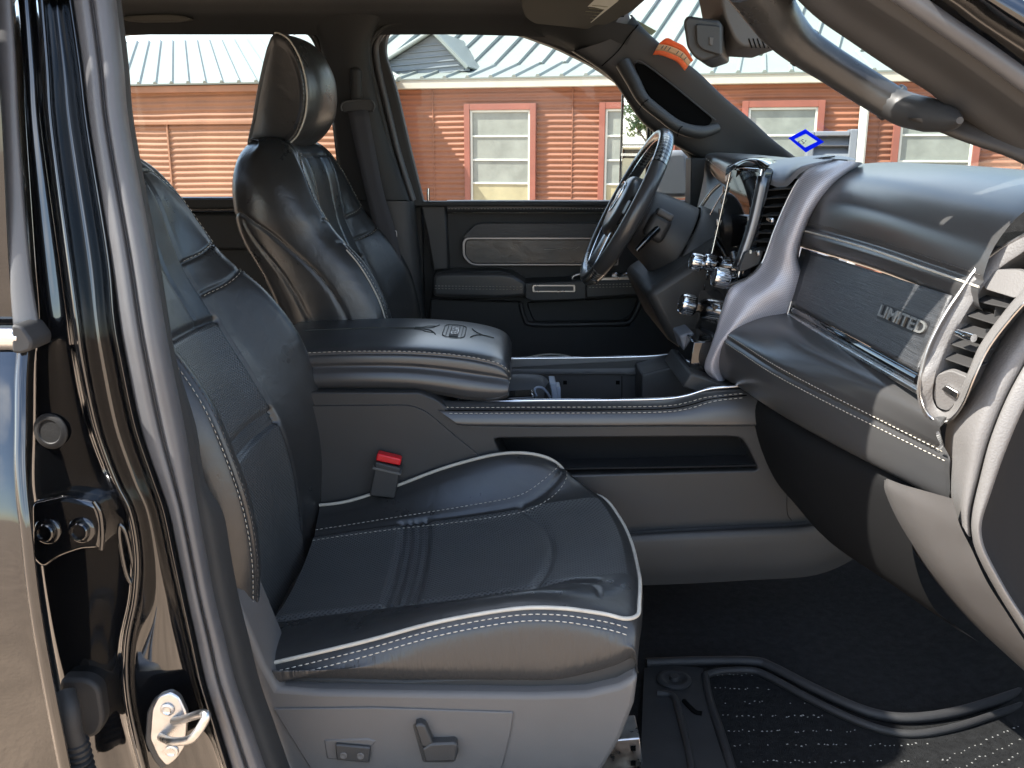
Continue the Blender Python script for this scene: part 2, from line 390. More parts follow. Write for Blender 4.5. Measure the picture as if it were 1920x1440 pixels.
tag(g, 'dry tan dirt yard under the truck', kind='structure')

# ------------------------------------------------------------------ corrugated buildings
TH = R(14); WY = 10.45
def B(s, h, o=0):      # along the wall, height, out of the wall
    return Vector((s * math.cos(TH) - o * math.sin(TH), WY - s * math.sin(TH) - o * math.cos(TH), h))
def corrugated(name, s0, s1, h0, h1, o, m, parent, pitch=.068, amp=.011, wob=.004):
    rows = []; n = int((h1 - h0) / pitch * 6)
    ss = np.linspace(s0, s1, int((s1 - s0) / .35) + 2)
    V = []
    for i in range(n + 1):
        h = h0 + (h1 - h0) * i / n
        ph = 2 * math.pi * (h / pitch)
        for s in ss:
            hh = h + wob * math.sin(s * 1.9 + 1.3) + wob * .6 * math.sin(s * 5.1 + h * 2)
            V.append(B(s, hh, o + amp * math.sin(ph) + .004 * math.sin(s * 3.3 + h * 4)))
    return mesh(name, V, gridfaces(n + 1, len(ss)), m, parent)
def bquad(name, pts, m, parent, th=.02):
    o = mesh(name, pts, [(0, 1, 2, 3)], m, parent, smooth=False)
    md = o.modifiers.new('thick', 'SOLIDIFY'); md.thickness = th; md.offset = 0
    return o
def bbox(name, s0, s1, h0, h1, o0, o1, m, parent, bev=.003):
    V = [B(s, h, o) for s in (s0, s1) for h in (h0, h1) for o in (o0, o1)]
    F = [(0, 1, 3, 2), (4, 6, 7, 5), (0, 4, 5, 1), (2, 3, 7, 6), (0, 2, 6, 4), (1, 5, 7, 3)]
    ob = mesh(name, V, F, m, parent, smooth=False)
    bm = bmesh.new(); bm.from_mesh(ob.data); bmesh.ops.recalc_face_normals(bm, faces=bm.faces); bm.to_mesh(ob.data); bm.free()
    if bev: bevel(ob, bev, 1)
    return ob
def seam_roof(name, e0, e1, r0, r1, m, parent, pitch=.30, rib=.028):
    """a metal roof plane from eave e0-e1 to ridge r0-r1 with standing ribs"""
    e0, e1, r0, r1 = map(Vector, (e0, e1, r0, r1))
    base = mesh(name, [e0, e1, r1, r0], [(0, 1, 2, 3)], m, parent, smooth=False)
    md = base.modifiers.new('thick', 'SOLIDIFY'); md.thickness = .02; md.offset = -1
    nrm = (e1 - e0).cross(r0 - e0).normalized()
    if nrm.z < 0: nrm = -nrm
    n = max(2, int(max((e1 - e0).length, (r1 - r0).length) / pitch)); ax = (e1 - e0).normalized()
    for i in range(n + 1):
        V = []; F = []; k = 0
        t = i / n; a = e0.lerp(e1, t); b = r0.lerp(r1, t)
        if (b - a).length < .2: continue
        for q in (a, b):
            V += [q - ax * .030 + nrm * .002, q - ax * .014 + nrm * rib, q + ax * .014 + nrm * rib, q + ax * .030 + nrm * .002]
        F += [(k, k + 1, k + 5, k + 4), (k + 1, k + 2, k + 6, k + 5), (k + 2, k + 3, k + 7, k + 6), (k, k + 3, k + 2, k + 1), (k + 4, k + 5, k + 6, k + 7)]
        mesh('roof_rib', V, F, m, base, smooth=False)
    return base
def building_window(parent, s0, h0, wd, ht, o):
    w_ = empty('window', B(s0, h0, o), parent)
    def ch(ob): 
        ob.parent = w_; ob.matrix_parent_inverse = Matrix.Translation(w_.location).inverted(); return ob
    t = .075
    ch(bbox('surround', s0 - t, s0, h0 - .05, h0 + ht + t, o - .03, o + .045, M['red_board'], None))
    ch(bbox('surround', s0 + wd, s0 + wd + t, h0 - .05, h0 + ht + t, o - .03, o + .045, M['red_board'], None))
    ch(bbox('surround', s0, s0 + wd, h0 + ht, h0 + ht + t, o - .03, o + .042, M['red_board'], None))
    ch(bbox('surround', s0, s0 + wd, h0 - .05, h0, o - .03, o + .060, M['red_board'], None))
    e = .028
    for a, b, c, d in ((s0, s0 + e, h0, h0 + ht), (s0 + wd - e, s0 + wd, h0, h0 + ht), (s0 + e, s0 + wd - e, h0 + ht - e, h0 + ht), (s0 + e, s0 + wd - e, h0, h0 + e)):
        ch(bbox('sash', a, b, c, d, o - .03, o + .020, M['sash'], None, .002))
    nrow = 5; hh = (ht - 2 * e) / nrow
    for k in range(nrow):
        a = h0 + e + k * hh
        if k: ch(bbox('muntin', s0 + e, s0 + wd - e, a - .012, a + .012, o - .03, o + .014, M['sash'], None, .002))
        m_ = M['pane_grey'] if k >= 2 else M['pane_tan']
        ch(bbox('pane', s0 + e, s0 + wd - e, a + (.012 if k else 0), a + hh - (.012 if k < nrow - 1 else 0), o - .03, o - .004 + .003 * (k % 2), m_, None, 0))
    return w_
bd = empty('metal_building', B(0, 0, 0))
def kid(o, p):
    o.parent = p; o.matrix_parent_inverse = Matrix.Translation(p.location).inverted(); return o
tag(bd, 'rust red corrugated metal building with tall grey paned windows', 'building')
kid(corrugated('wall', -1.9, 13, 0, 2.42, 0, M['rust_wall'], None), bd)
kid(bbox('fascia', -1.7, 13, 2.335, 2.455, -.02, .115, M['fascia'], None, .008), bd)
for k, s in enumerate((-.54, 1.20, 2.91, 4.62, 6.35, 8.08)):
    kid(building_window(None, s, .55, .79, 1.52, .032), bd)
kid(bbox('downspout', 4.16, 4.26, 0, 2.33, .012, .10, M['sash'], None, .02), bd)
# lower roof, then the steeper roof behind it
p1 = math.tan(R(10.5)); D1 = 3.4
kid(seam_roof('roof', B(-1.75, 2.46, .13), B(13, 2.46, .13), B(-1.75, 2.46 + p1 * D1, -D1 + .07), B(13, 2.46 + p1 * D1, -D1 + .07), M['roof_metal'], None), bd)
p2 = math.tan(R(27))
def upper(s, d):       # plane of the steeper roof: crosses the lower one on a slant
    return B(s, 2.46 + p1 * D1 + p2 * (d - D1) - .02, .07 - d)
kid(seam_roof('roof', B(-3.5, 2.60, -.65), B(11.5, 2.60 + p1 * 2.6, -3.3), B(-1.5, 6.4, -7.2), B(11.5, 6.4, -9.0), M['roof_metal'], None, pitch=.33, rib=.035), bd)
# a small gable standing on the lower roof
gp = [B(-2.25, 2.50, -.5), B(-.70, 2.60, -.5), B(-1.18, 3.07, -.5)]
kid(plate('gable', gp, B(0, 0, -.53) - B(0, 0, -.5), M['gable_metal'], None), bd)
for a, b in ((gp[0], gp[2]), (gp[2], gp[1])):
    bk_ = B(0, 0, -2.8) - B(0, 0, -.42); fr_ = B(0, 0, -.40) - B(0, 0, -.5)
    kid(seam_roof('roof', a + fr_ + Vector((0, 0, .02)), a + bk_ + Vector((0, 0, .02)), b + fr_ + Vector((0, 0, .02)), b + bk_ + Vector((0, 0, .02)), M['roof_metal'], None, pitch=.25, rib=.02), bd)
    kid(tube('rake_trim', [a + fr_ + Vector((0, 0, .02)), b + fr_ + Vector((0, 0, .02))], .03, M['roof_metal'], None, n=2, seg=6), bd)
for k in range(6): kid(tube('gable_rib', [gp[0].lerp(gp[2], k / 7) + Vector((0, -.012, 0)), gp[1].lerp(gp[2], k / 7) + Vector((0, -.012, 0))], .012, M['gable_metal'], None, n=2, seg=6), bd)
# vertical joints between the wall sheets
for s in (-1.05, .78, 2.52, 4.40, 5.95, 7.7): kid(bbox('sheet_joint', s - .006, s + .006, 0, 2.33, .0, .017, M['rust_wall'], None, .002), bd)
# the wing on the near side of it: seen through the rear door window
wg = empty('metal_building', B(-4.5, 0, .6)); tag(wg, 'brown ribbed metal building with low pale green roof seen through the rear door window', 'building')
kid(corrugated('wall', -14, -1.62, 0, 2.42, .6, M['brown_wall'], None, pitch=.074, amp=.009, wob=.006), wg)
kid(bbox('wall', -1.64, -1.58, 0, 2.36, -.5, .595, M['brown_wall'], None), wg)
kid(seam_roof('roof', B(-14, 2.41, .74), B(-1.45, 2.41, .74), B(-14, 3.20, -1.55), B(-3.3, 3.20, -1.55), M['roof_metal'], None, pitch=.24, rib=.03), wg)
kid(seam_roof('roof', B(-1.45, 2.41, .74), B(-1.45, 2.66, -3.8), B(-3.3, 3.20, -1.55), B(-3.3, 3.20, -3.8), M['roof_metal'], None, pitch=.24, rib=.03), wg)
kid(bbox('fascia', -14, -1.46, 2.30, 2.385, .60, .70, M['brown_wall'], None, .004), wg)
for s, a, b in ((-4.55, .75, 1.95),):
    kid(bbox('batten', s - .012, s + .012, a, b, .60, .625, M['brown_wall'], None, .002), wg)
kid(bbox('batten', -9, -2.6, 1.90, 1.945, .60, .64, M['brown_wall'], None, .006), wg)
# louvred metal cabinet by the wall, seen through the windshield
# things far behind that only the door mirror shows: a tree, a pole and a low shed
mat('bark', (.10, .075, .05), .9, var=.2); mat('leaf', (.07, .12, .03), .6, var=.5, vscale=1.2); mat('shed', (.55, .47, .30), .8, var=.1)
def tree(x, y, h, label):
    t = empty('tree', (x, y, 0)); tag(t, label, 'tree', 'trees far behind the truck')
    kid(tube('trunk', [(x, y, 0), (x + .1, y, h * .3), (x, y + .1, h * .6)], [.22, .15, .06], M['bark'], None), t)
    for k in range(5):
        a = k * 1.3; kid(tube('limb', [(x, y, h * (.3 + .05 * k)), (x + math.cos(a) * h * .15, y + math.sin(a) * h * .15, h * (.5 + .05 * k)), (x + math.cos(a) * h * .25, y + math.sin(a) * h * .25, h * (.65 + .05 * k))], [.09, .06, .02], M['bark'], None, n=3), t)
    V = []; F = []; cl = [(rng.normal(0, h * .17), rng.normal(0, h * .17), h * rng.uniform(.45, .95)) for _ in range(26)]
    for cx, cy, cz in cl:
        for _ in range(70):
            d = rng.normal(0, h * .055, 3); c = np.array((x + cx, y + cy, cz)) + d; u = rng.normal(0, 1, 3); u /= np.linalg.norm(u); v = np.cross(u, rng.normal(0, 1, 3)); v /= np.linalg.norm(v); s_ = h * .018
            k = len(V); V += [c - u * s_ - v * s_ * .6, c + u * s_ - v * s_ * .6, c + u * s_ + v * s_ * .6, c - u * s_ + v * s_ * .6]; F.append((k, k + 1, k + 2, k + 3))
    kid(mesh('crown', V, F, M['leaf'], None, smooth=False), t)
for k, (x, y, h) in enumerate(((-58, 9.5, 5.0), (-62, 14, 4.2), (-56, 5.5, 4.0))):
    tree(x, y, h, ['taller bushy green tree in the door mirror reflection', 'green tree beyond the shed in the door mirror reflection', 'small green tree beside the shed in the door mirror reflection'][k])
sh_ = empty('shed', (-48, 9, 0)); tag(sh_, 'low beige shed in the door mirror reflection', 'shed'); kid(rbox('wall', (-48, 9, .8), (4, 9, 1.6), M['shed'], None, .02), sh_); kid(rbox('roof', (-48, 9, 1.72), (4.6, 9.6, .14), M['fascia'], None, .02), sh_)
up_ = empty('utility_pole', (-40, 8.2, 0)); tag(up_, 'dark wooden utility pole in the door mirror reflection', 'pole'); kid(tube('post', [(-40, 8.2, 0), (-40, 8.2, 4.2)], .10, M['bark'], None, n=2), up_); kid(rbox('crossarm', (-40, 8.2, 3.9), (.1, 1.2, .1), M['bark'], None, .01), up_)
lv = empty('louvred_cabinet', B(3.95, 0, 1.0)); tag(lv, 'grey metal cabinet with louvres in front of the corrugated wall', 'cabinet')
for nm, a, b, c, d in (('side', 3.55, 3.62, 0, 1.78), ('side', 3.98, 4.06, 0, 1.80), ('top', 3.62, 3.98, 1.73, 1.78)):
    kid(bbox(nm, a, b, c, d, .7, 1.1, M['grey_blue'], None, .01), lv)
kid(bbox('back', 3.62, 3.98, 0, 1.73, .7, .74, M['grey_blue'], None), lv)
for k in range(14):
    h = .1 + k * .118
    sl = mesh('slat', [B(3.62, h, 1.06), B(3.98, h, 1.06), B(3.98, h + .09, .96), B(3.62, h + .09, .96)], [(0, 1, 2, 3)], M['grey_blue'], None, smooth=False)
    md = sl.modifiers.new('t', 'SOLIDIFY'); md.thickness = .012; kid(sl, lv)
# ------------------------------------------------------------------ the truck
truck = empty('pickup_truck', (0, 0, 0))
tag(truck, 'black pickup truck with black leather cab seen through the open passenger door', 'truck')

class Surf:
    """dense grid from a control net, with evaluation by control indices, grooves and offset curves"""
    def __init__(s, rows, nu, nv, wrap):
        s.G = net(rows, nu, nv, wrap); s.nu, s.nv, s.wrap = nu, nv, wrap
        s.G0 = s.G.copy(); s.normals()
    def normals(s):
        G = s.G0
        if s.wrap: du = np.roll(G, -1, 1) - np.roll(G, 1, 1)
        else: du = np.gradient(G, axis=1)
        dv = np.gradient(G, axis=0); n = np.cross(du, dv); n /= np.maximum(np.linalg.norm(n, axis=2)[..., None], 1e-9); s.Nm = n
    def ev(s, t, c, off=0):
        nr, nc = s.G.shape[:2]
        r = np.clip(t * s.nv, 0, nr - 1.001); q = c * s.nu
        r0 = int(r); fr = r - r0
        if s.wrap: q %= nc; q0 = int(q) % nc; q1 = (q0 + 1) % nc; fq = q - int(q)
        else: q = min(max(q, 0), nc - 1.001); q0 = int(q); q1 = q0 + 1; fq = q - q0
        def bl(X): return (X[r0, q0] * (1 - fr) * (1 - fq) + X[r0 + 1, q0] * fr * (1 - fq) + X[r0, q1] * (1 - fr) * fq + X[r0 + 1, q1] * fr * fq)
        n = bl(s.Nm); return bl(s.G0) + off * n * s.sign
    def curve(s, tc, off=0, n=60):
        T = crv([(a, b, 0) for a, b in tc], max(2, n // max(1, len(tc) - 1)))
        return np.array([s.ev(a, b, off) for a, b, _ in T])
    def groove(s, curves, depth=.003, w=.0035):
        P = s.G0.reshape(-1, 3); D = np.full(len(P), 1e9)
        C_ = np.vstack([resample(c, max(8, int(np.linalg.norm(np.diff(c, axis=0), axis=1).sum() / .0025))) for c in curves])
        lo, hi = C_.min(0) - .02, C_.max(0) + .02
        idx = np.where(((P > lo) & (P < hi)).all(1))[0]
        for k in range(0, len(idx), 4000):
            ii = idx[k:k + 4000]
            d = ((P[ii][:, None] - C_[None]) ** 2).sum(2).min(1); D[ii] = np.sqrt(d)
        amt = depth * np.exp(-(D / w) ** 2)
        s.G = s.G - (amt.reshape(s.G.shape[:2]))[..., None] * s.Nm * s.sign
    def build(s, name, mats, parent, pick=None):
        G = s.G; nr, nc = G.shape[:2]
        d = np.linalg.norm(np.diff(s.G0, axis=1), axis=2); u = np.concatenate([np.zeros((nr, 1)), np.cumsum(d, 1)], 1)
        e = np.linalg.norm(np.diff(s.G0, axis=0), axis=2); v = np.concatenate([np.zeros((1, nc)), np.cumsum(e, 0)], 0)
        per = u[:, -1:] + (np.linalg.norm(s.G0[:, :1] - s.G0[:, -1:], axis=2) if s.wrap else 0)
        if s.wrap: u = np.where(np.arange(nc)[None, :] > nc // 2, u - per, u)
        else: u = u - u.mean(1, keepdims=True)
        v = np.repeat(v.mean(1, keepdims=True), nc, 1)
        F = gridfaces(nr, nc, s.wrap)
        if s.sign < 0: F = F[:, ::-1]
        mi = None
        if pick is not None:
            rr = np.arange(nr - 1)[:, None] / s.nv + .5 / s.nv; cc = (np.arange(nc if s.wrap else nc - 1)[None, :] + .5) / s.nu
            mi = pick(rr + 0 * cc, cc + 0 * rr).astype(np.int32).ravel()
        F = F.tolist()
        return mesh(name, G.reshape(-1, 3), F, mats, parent, uv=np.stack([u, v], -1).reshape(-1, 2), midx=mi)

ZC = [.88, 1.0, 1.08, 1.16, 1.25, 1.31, 1.378, 1.44, 1.49, 1.56, 1.61, 1.636, 1.642]
XC = [-.285, -.262, -.247, -.246, -.262, -.282, -.322, -.378, -.408, -.440, -.468, -.500, -.535]
DI = [.012, .030, .046, .060, .078, .084, .074, .045, .026, .006, .002, .001, .0]
TK = [.19, .20, .21, .225, .24, .24, .23, .21, .195, .17, .135, .085, .030]
WC = [.232, .240, .250, .256, .256, .252, .246, .240, .240, .228, .200, .165, .120]
def zi(z): return float(np.interp(z, ZC, range(len(ZC))))
def back_rings(shift, recl, y0):
    rows = []
    for z, x, di, tk, wc in zip(ZC, XC, DI, TK, WC):
        xi = x - di; wo = wc + .033; xr = x - tk
        wi = .136 if z < 1.4 else .136 - (z - 1.4) * .05
        half = [(0, xi - .010), (.075, xi - .009), (wi, xi - .001), (wi + .028, xi + .12 * di), ((wi + wc) / 2 + .012, xi + .62 * di),
                (wc - .016, x - .003), (wc + .010, x - .006), (wo - .002, x - .040), (wo + .004, x - tk * .5), (wo - .012, xr + .040), (wo - .055, xr + .004), (.09, xr - .012), (0, xr - .014)]
        full = half + [(-u, q) for u, q in half[-2:0:-1]]
        k = .14
        rows.append([(q, u, z + (q - x) * k) for u, q in full])
    out = []; c, s_ = math.cos(recl), math.sin(recl); px_, pz_ = -.27, .95
    for r in rows:
        o = []
        for q, u, z in r:
            dx, dz = q - px_, z - pz_
            o.append((px_ + dx * c - dz * s_ + shift, y0 + u, pz_ + dx * s_ + dz * c))
        out.append(o)
    return out, (lambda q, u, z: Vector((px_ + (q - px_) * c - (z - pz_) * s_ + shift, y0 + u, pz_ + (q - px_) * s_ + (z - pz_) * c)))

def front_seat(y0, shift, recl, label):
    seat = empty('front_seat', (0, 0, 0), truck); seat['label'] = label
    rows, tf = back_rings(shift, recl, y0)
    S = Surf(rows, 15, 22, True); S.sign = 1
    # make the normal point outwards
    c0 = S.G0.mean((0, 1)); 
    if ((S.G0[100, 0] - c0) @ S.Nm[100, 0]) < 0: S.sign = -1
    both = lambda tc: [[(t, c) for t, c in tc], [(t, 24 - c) for t, c in tc]]
    t1, t2, tp, tf1 = zi(1.405), zi(1.455), zi(1.355), zi(1.175)
    ins = both([(zi(.95), 2.35), (zi(1.15), 2.35), (tp, 2.35), (zi(1.5), 2.35), (zi(1.60), 2.35)])
    n1 = both([(t1 - .12, 2.6), (t1 - .05, 3.6), (t1 + .15, 5.0), (t1 + .25, 6.2)]); n2 = both([(t2 - .10, 2.6), (t2 - .02, 3.6), (t2 + .2, 5.0), (t2 + .30, 6.0)])
    hor = [[(tp, -2.3), (tp + .06, 0), (tp, 2.3)]]
    flu = [[(tf1 + k * .105, -2.3), (tf1 + k * .105 + .05, 0), (tf1 + k * .105, 2.3)] for k in (-1, 0, 1)]
    vup = [[(tp + .1, 1.15), (zi(1.5), 1.15), (zi(1.59), 1.15)], [(tp + .1, -1.15), (zi(1.5), -1.15), (zi(1.59), -1.15)]]
    top = [[(zi(1.600), -2.3), (zi(1.600), 0), (zi(1.600), 2.3)]]
    wing = both([(t2 + .3, 5.5), (zi(1.52), 5.75), (zi(1.575), 5.2), (zi(1.597), 4.0), (zi(1.60), 2.6)])
    low = both([(t1 + .1, 5.75), (zi(1.31), 5.85), (zi(1.2), 5.9), (zi(1.08), 5.9), (zi(.97), 5.8)])
    side1 = both([(zi(1.50), 10.2), (zi(1.505), 9.2), (zi(1.46), 8.3), (zi(1.36), 7.75), (zi(1.25), 7.6), (zi(1.12), 7.6)])
    side2 = both([(zi(1.49), 9.2), (zi(1.40), 8.75), (zi(1.28), 8.55), (zi(1.15), 8.5)])
    C_ = lambda L_, off=0: [S.curve(tc, off) for tc in L_]
    S.groove(C_(ins), .0042, .005); S.groove(C_(n1 + n2), .0032, .0036); S.groove(C_(hor), .0060, .006); S.groove(C_(flu), .0100, .0052)
    S.groove(C_(vup + top), .0030, .0036); S.groove(C_(wing), .0028, .0036); S.groove(C_(side1 + side2), .0035, .0036); S.groove(C_(low), .0022, .0034)
    def pick(t, c):
        cc = np.where(c > 12, c - 24, c)
        return ((np.abs(cc) < 2.3) & (t < tp - .02)).astype(int)
    back = S.build('backrest', [M['leather'], M['leather_perf']], seat, pick)
    # thread along the seams
    def shifted(L_, dt=0, dc=0): return [[(t + dt, (c + dc) if c <= 12 else (c - dc)) for t, c in tc] for tc in L_]
    th = C_(shifted(n1, -.05), .0006) + C_(shifted(n2, .05), .0006) + C_(shifted(wing, 0, .0), .0008) + C_(shifted(low, 0, .16), .0006)
    stitch('stitching', th, seat, .0055, .0030, .00055)
    stitch('stitching', C_(shifted(low, 0, -.22), .0004), seat, .0045, .0035, .0005, mat=M['thread_dark'])
    # cream piping along the edge of the side bolster
    for tc in both([(t1 + .0, 6.15), (zi(1.36), 6.2), (zi(1.28), 6.25), (zi(1.18), 6.25), (zi(1.08), 6.2), (zi(.98), 6.1)])[0 if y0 < 0 else 1:][:1]:
        tube('piping', S.curve(tc, .0005), .0017, M['piping'], seat, n=1, seg=6)
    for tc in side1 + side2:
        tube('seam', S.curve(tc, -.0028), .0009, M['thread_dark'], seat, n=1, seg=5)
    return seat, tf

def headrest(seat, tf):
    O = [(-.586, 1.618), (-.574, 1.67), (-.557, 1.74), (-.536, 1.81), (-.519, 1.850), (-.503, 1.858), (-.480, 1.838), (-.460, 1.795), (-.452, 1.735), (-.462, 1.675), (-.490, 1.630), (-.54, 1.612)]
    O = resample(crv([(a, b, 0) for a, b in O], 6, True), 22, True)[:, :2]
    cx, cz = O.mean(0)
    rows = []
    for u, k, bl in ((-.135, .80, 0), (-.139, .93, 0), (-.136, .985, .0), (-.122, 1.0, .012), (-.08, 1.0, .030), (0, 1.0, .041), (.08, 1.0, .030), (.122, 1.0, .012), (.136, .985, 0), (.139, .93, 0), (.135, .80, 0)):
        r = []
        for a, b in O:
            f = np.clip((a - cx) / (-.456 - cx), 0, 1)
            r.append(tf(cx + (a - cx) * k + bl * f, u, cz + (b - cz) * k + (.006 * (1 - (u / .14) ** 2) if b > 1.8 else 0)))
        rows.append(r)
    S = Surf(rows, 6, 8, True); S.sign = 1
    G = S.G; c0 = G.mean((0, 1))
    if ((G[40, 0] - c0) @ S.Nm[40, 0]) < 0: S.sign = -1
    arc = []
    dist = O[:, 0]
    order = [i for i in range(22)]
    # seam on both cheeks: the front half of the outline
    i_top = int(np.argmax(O[:, 1])); i_bot = int(np.argmin(O[:, 1] - .5 * O[:, 0])); 
    seq = []
    i = i_top
    step = 1 if O[(i_top + 2) % 22, 0] > O[i_top, 0] else -1
    while True:
        seq.append(i); 
        if len(seq) > 11: break
        i = (i + step) 
    for t in (2.35, 7.65):
        cv = S.curve([(t, float(i)) for i in seq], .0006)
        S.groove([cv], .003, .003)
        tube('piping', cv, .0019, M['piping'], seat, n=1, seg=6)
        tt = t - .42 if t < 5 else t + .42
        stitch('stitching', [S.curve([(tt, float(i)) for i in seq], .0004), S.curve([(tt + (-.28 if t < 5 else .28), float(i)) for i in seq], .0004)], seat, .005, .004, .0005, mat=M['thread_dark'])
    o = S.build('headrest', [M['leather']], seat)
    me = o.data
    # close both cheeks
    bm = bmesh.new(); bm.from_mesh(me); bmesh.ops.holes_fill(bm, edges=[e for e in bm.edges if e.is_boundary]); bm.to_mesh(me); bm.free()
    for u in (-.05, .05):
        tube('headrest_post', [tf(-.545, u, 1.58), tf(-.545, u, 1.63)], .006, M['chrome'], seat, n=2)

def cushion(seat, y0, sh):
    sx = [-.36, -.30, -.20, -.10, 0, .06, .11, .145, .168]
    PN = [.915, .930, .956, .985, 1.004, 1.006, 1.000, .993, .985]
    PF = [.966, .974, 1.003, 1.037, 1.062, 1.067, 1.060, 1.044, 1.016]
    ZI = [.930, .940, .955, .968, .984, .996, 1.003, 1.006, 1.000]
    ys = [-.262, -.283, -.281, -.264, -.232, -.168, -.085, 0, .080, .150, .190, .214, .222, .210]
    XF = lambda y: float(np.interp(y, [-.29, -.26, -.2, -.1, 0, .08, .15, .19, .215, .23], [.160, .168, .181, .190, .193, .186, .164, .134, .098, .080]))
    def sec(k):
        pn, pf, z_ = PN[k], PF[k], ZI[k]; zb = .886 if k < 6 else .886 + (k - 5) * .010
        return [zb, zb + .036, pn - .022, pn, pn + .010, z_, z_ - .010, z_ - .013, z_ - .008, z_ + .006, pf - .010, pf, pf - .05, .885]
    rows = []
    for k, x in enumerate(sx):
        f = (x + .36) / (.168 + .36); z = sec(k)
        rows.append([(-.36 + f * (XF(y) + .36) + sh, y0 + y, zz) for y, zz in zip(ys, z)])
    zt = sec(8)
    for dx, dz, sq in ((.008, .012, .998), (.010, .035, .99), (.002, .075, .97), (-.02, .115, .95)):
        rows.append([(XF(y) + dx + sh, y0 + y * sq, max(min(zz, zt[3] if j < 3 else zz) - dz, .885 + (.02 if dz < .1 else 0))) for j, (y, zz) in enumerate(zip(ys, zt))])
    S = Surf(rows, 16, 18, False); S.sign = 1
    if S.Nm[60, 7 * 16][2] < 0: S.sign = -1
    C_ = lambda L_, off=0: [S.curve(tc, off) for tc in L_]
    nin = [[(0, 5.15), (3, 5.15), (5, 5.1), (5.9, 4.9)]]; fin = [[(0, 8.95), (3, 8.95), (4.6, 9.05), (6.0, 9.7), (6.9, 10.6)]]
    flut = [[(2.25 + k * .14, 5.2), (2.22 + k * .14, 7), (2.25 + k * .14, 8.9)] for k in (-1.5, -.5, .5, 1.5)]
    arcs = [[(4.25, 8.9), (4.62, 8.0), (4.74, 7.0), (4.60, 6.0), (4.30, 5.2)]]
    tuck = [[(5.5, 4.9), (6.0, 4.5), (6.2, 4.0)], [(6.9, 9.9), (7.2, 10.2), (7.4, 10.7)]]
    S.groove(C_(nin), .006, .008); S.groove(C_(fin), .004, .005); S.groove(C_(flut), .0100, .0050); S.groove(C_(arcs), .0060, .006); S.groove(C_(tuck), .002, .004)
    pip = [(0, 3.0)] + [(k, 3.0) for k in range(1, 9)] 
    def pick(t, c): return ((c > 5.2) & (c < 8.9) & (t < 7.4)).astype(int) + 2 * (c < 2.2).astype(int)
    S.build('cushion', [M['leather'], M['leather_perf'], M['leather_creased']], seat, pick)
    near = S.curve([(k, 3.0) for k in (0, 1, 2, 3, 4, 5, 6, 7, 7.7)], .0008, 160)
    frnt = S.curve([(8.25, 3.25), (8.35, 3.6), (8.35, 4.5), (8.35, 6), (8.35, 8), (8.3, 9.5), (8.2, 10.3), (7.9, 10.8)], .0008, 160)
    farr = S.curve([(7.2, 10.75), (6, 10.7), (5, 10.65), (4, 10.65), (3, 10.65), (2, 10.65), (1, 10.65), (0, 10.65)], .0030, 160)
    tube('piping', resample(crv(resample(np.vstack([near, frnt, farr]), 60), 6), 300), .0030, M['piping'], seat, n=1, seg=8)
    ds = [[(k, 2.62) for k in range(0, 9)], [(k, 2.30) for k in range(0, 9)]]
    stitch('stitching', C_(ds, .0009), seat, .0060, .0032, .0009)
    dark = [[(t, c + .25) for t, c in fin[0]], [(t, c - .25) for t, c in fin[0]]]
    stitch('stitching', C_(dark, .0006), seat, .0050, .0035, .0006)
    return S

ps, ptf = front_seat(-.42, -.088, R(5), 'passenger seat of black leather with cream piping, nearest the camera')
cushion(ps, -.42, 0)
headrest(ps, lambda q, u, z: ptf(q - .085, u, z - .01))
dsx, dtf = front_seat(.42, 0, 0, 'driver seat of black leather behind the console, with its headrest against the rear window')
cushion(dsx, .42, .10)
headrest(dsx, dtf)

# plastic shields and switches of the passenger seat
Y = -.715
prism('seat_base', [(425, 1110), (446, 1128), (470, 1185), (497, 1250), (520, 1291), (600, 1297), (800, 1300), (1000, 1303), (1100, 1300), (1160, 1286), (1197, 1266), (1190, 1320), (1165, 1385), (1130, 1445), (1100, 1510), (450, 1510)], Y, Y + .10, M['plastic_grey'], ps, bev=.012, seg=3)
prism('switch_panel', [(512, 1329), (700, 1327), (963, 1336), (957, 1376), (938, 1452), (600, 1470)], Y - .003, Y + .01, M['plastic_grey'], ps, bev=.002, r=5)
prism('valance', [(527, 1268), (760, 1276), (1000, 1266), (1130, 1246), (1196, 1222), (1196, 1272), (1100, 1306), (1000, 1309), (760, 1306), (530, 1300)], Y + .022, Y + .10, M['trim_soft'], ps, bev=.004)
# lumbar rocker
prism('switch_pocket', [(606, 1387), (690, 1384), (708, 1390), (694, 1402), (694, 1432), (612, 1424)], Y - .0045, Y + .004, M['plastic_grey'], ps, bev=.003)
prism('lumbar_switch', [(628, 1396), (695, 1402), (692, 1431), (631, 1426)], Y - .010, Y + .004, M['plastic'], ps, bev=.003, r=4)
for cx_, cy_ in ((644, 1416), (676, 1417)):
    lathe('switch_dot', [(.0052, 0), (.0052, .0015), (.0040, .0022), (.001, .0016)], U(cx_, cy_, Y - .0095), (0, -1, 0), M['plastic_grey'], ps, 16)
# seat adjuster: upright back lever and lying cushion lever
prism('lever_pocket', [(773, 1358), (785, 1353), (798, 1357), (822, 1392), (852, 1392), (862, 1404), (852, 1430), (793, 1430)], Y - .0036, Y + .004, M['plastic'], ps, bev=.001, r=6)
prism('seat_lever', [(777, 1361), (787, 1357), (797, 1361), (812, 1395), (800, 1402), (790, 1400)], Y - .017, Y + .002, M['plastic'], ps, bev=.004, r=4)
prism('seat_lever', [(791, 1405), (806, 1395), (852, 1393), (858, 1398), (855, 1428), (797, 1430)], Y - .018, Y + .002, M['plastic'], ps, bev=.004, r=4)
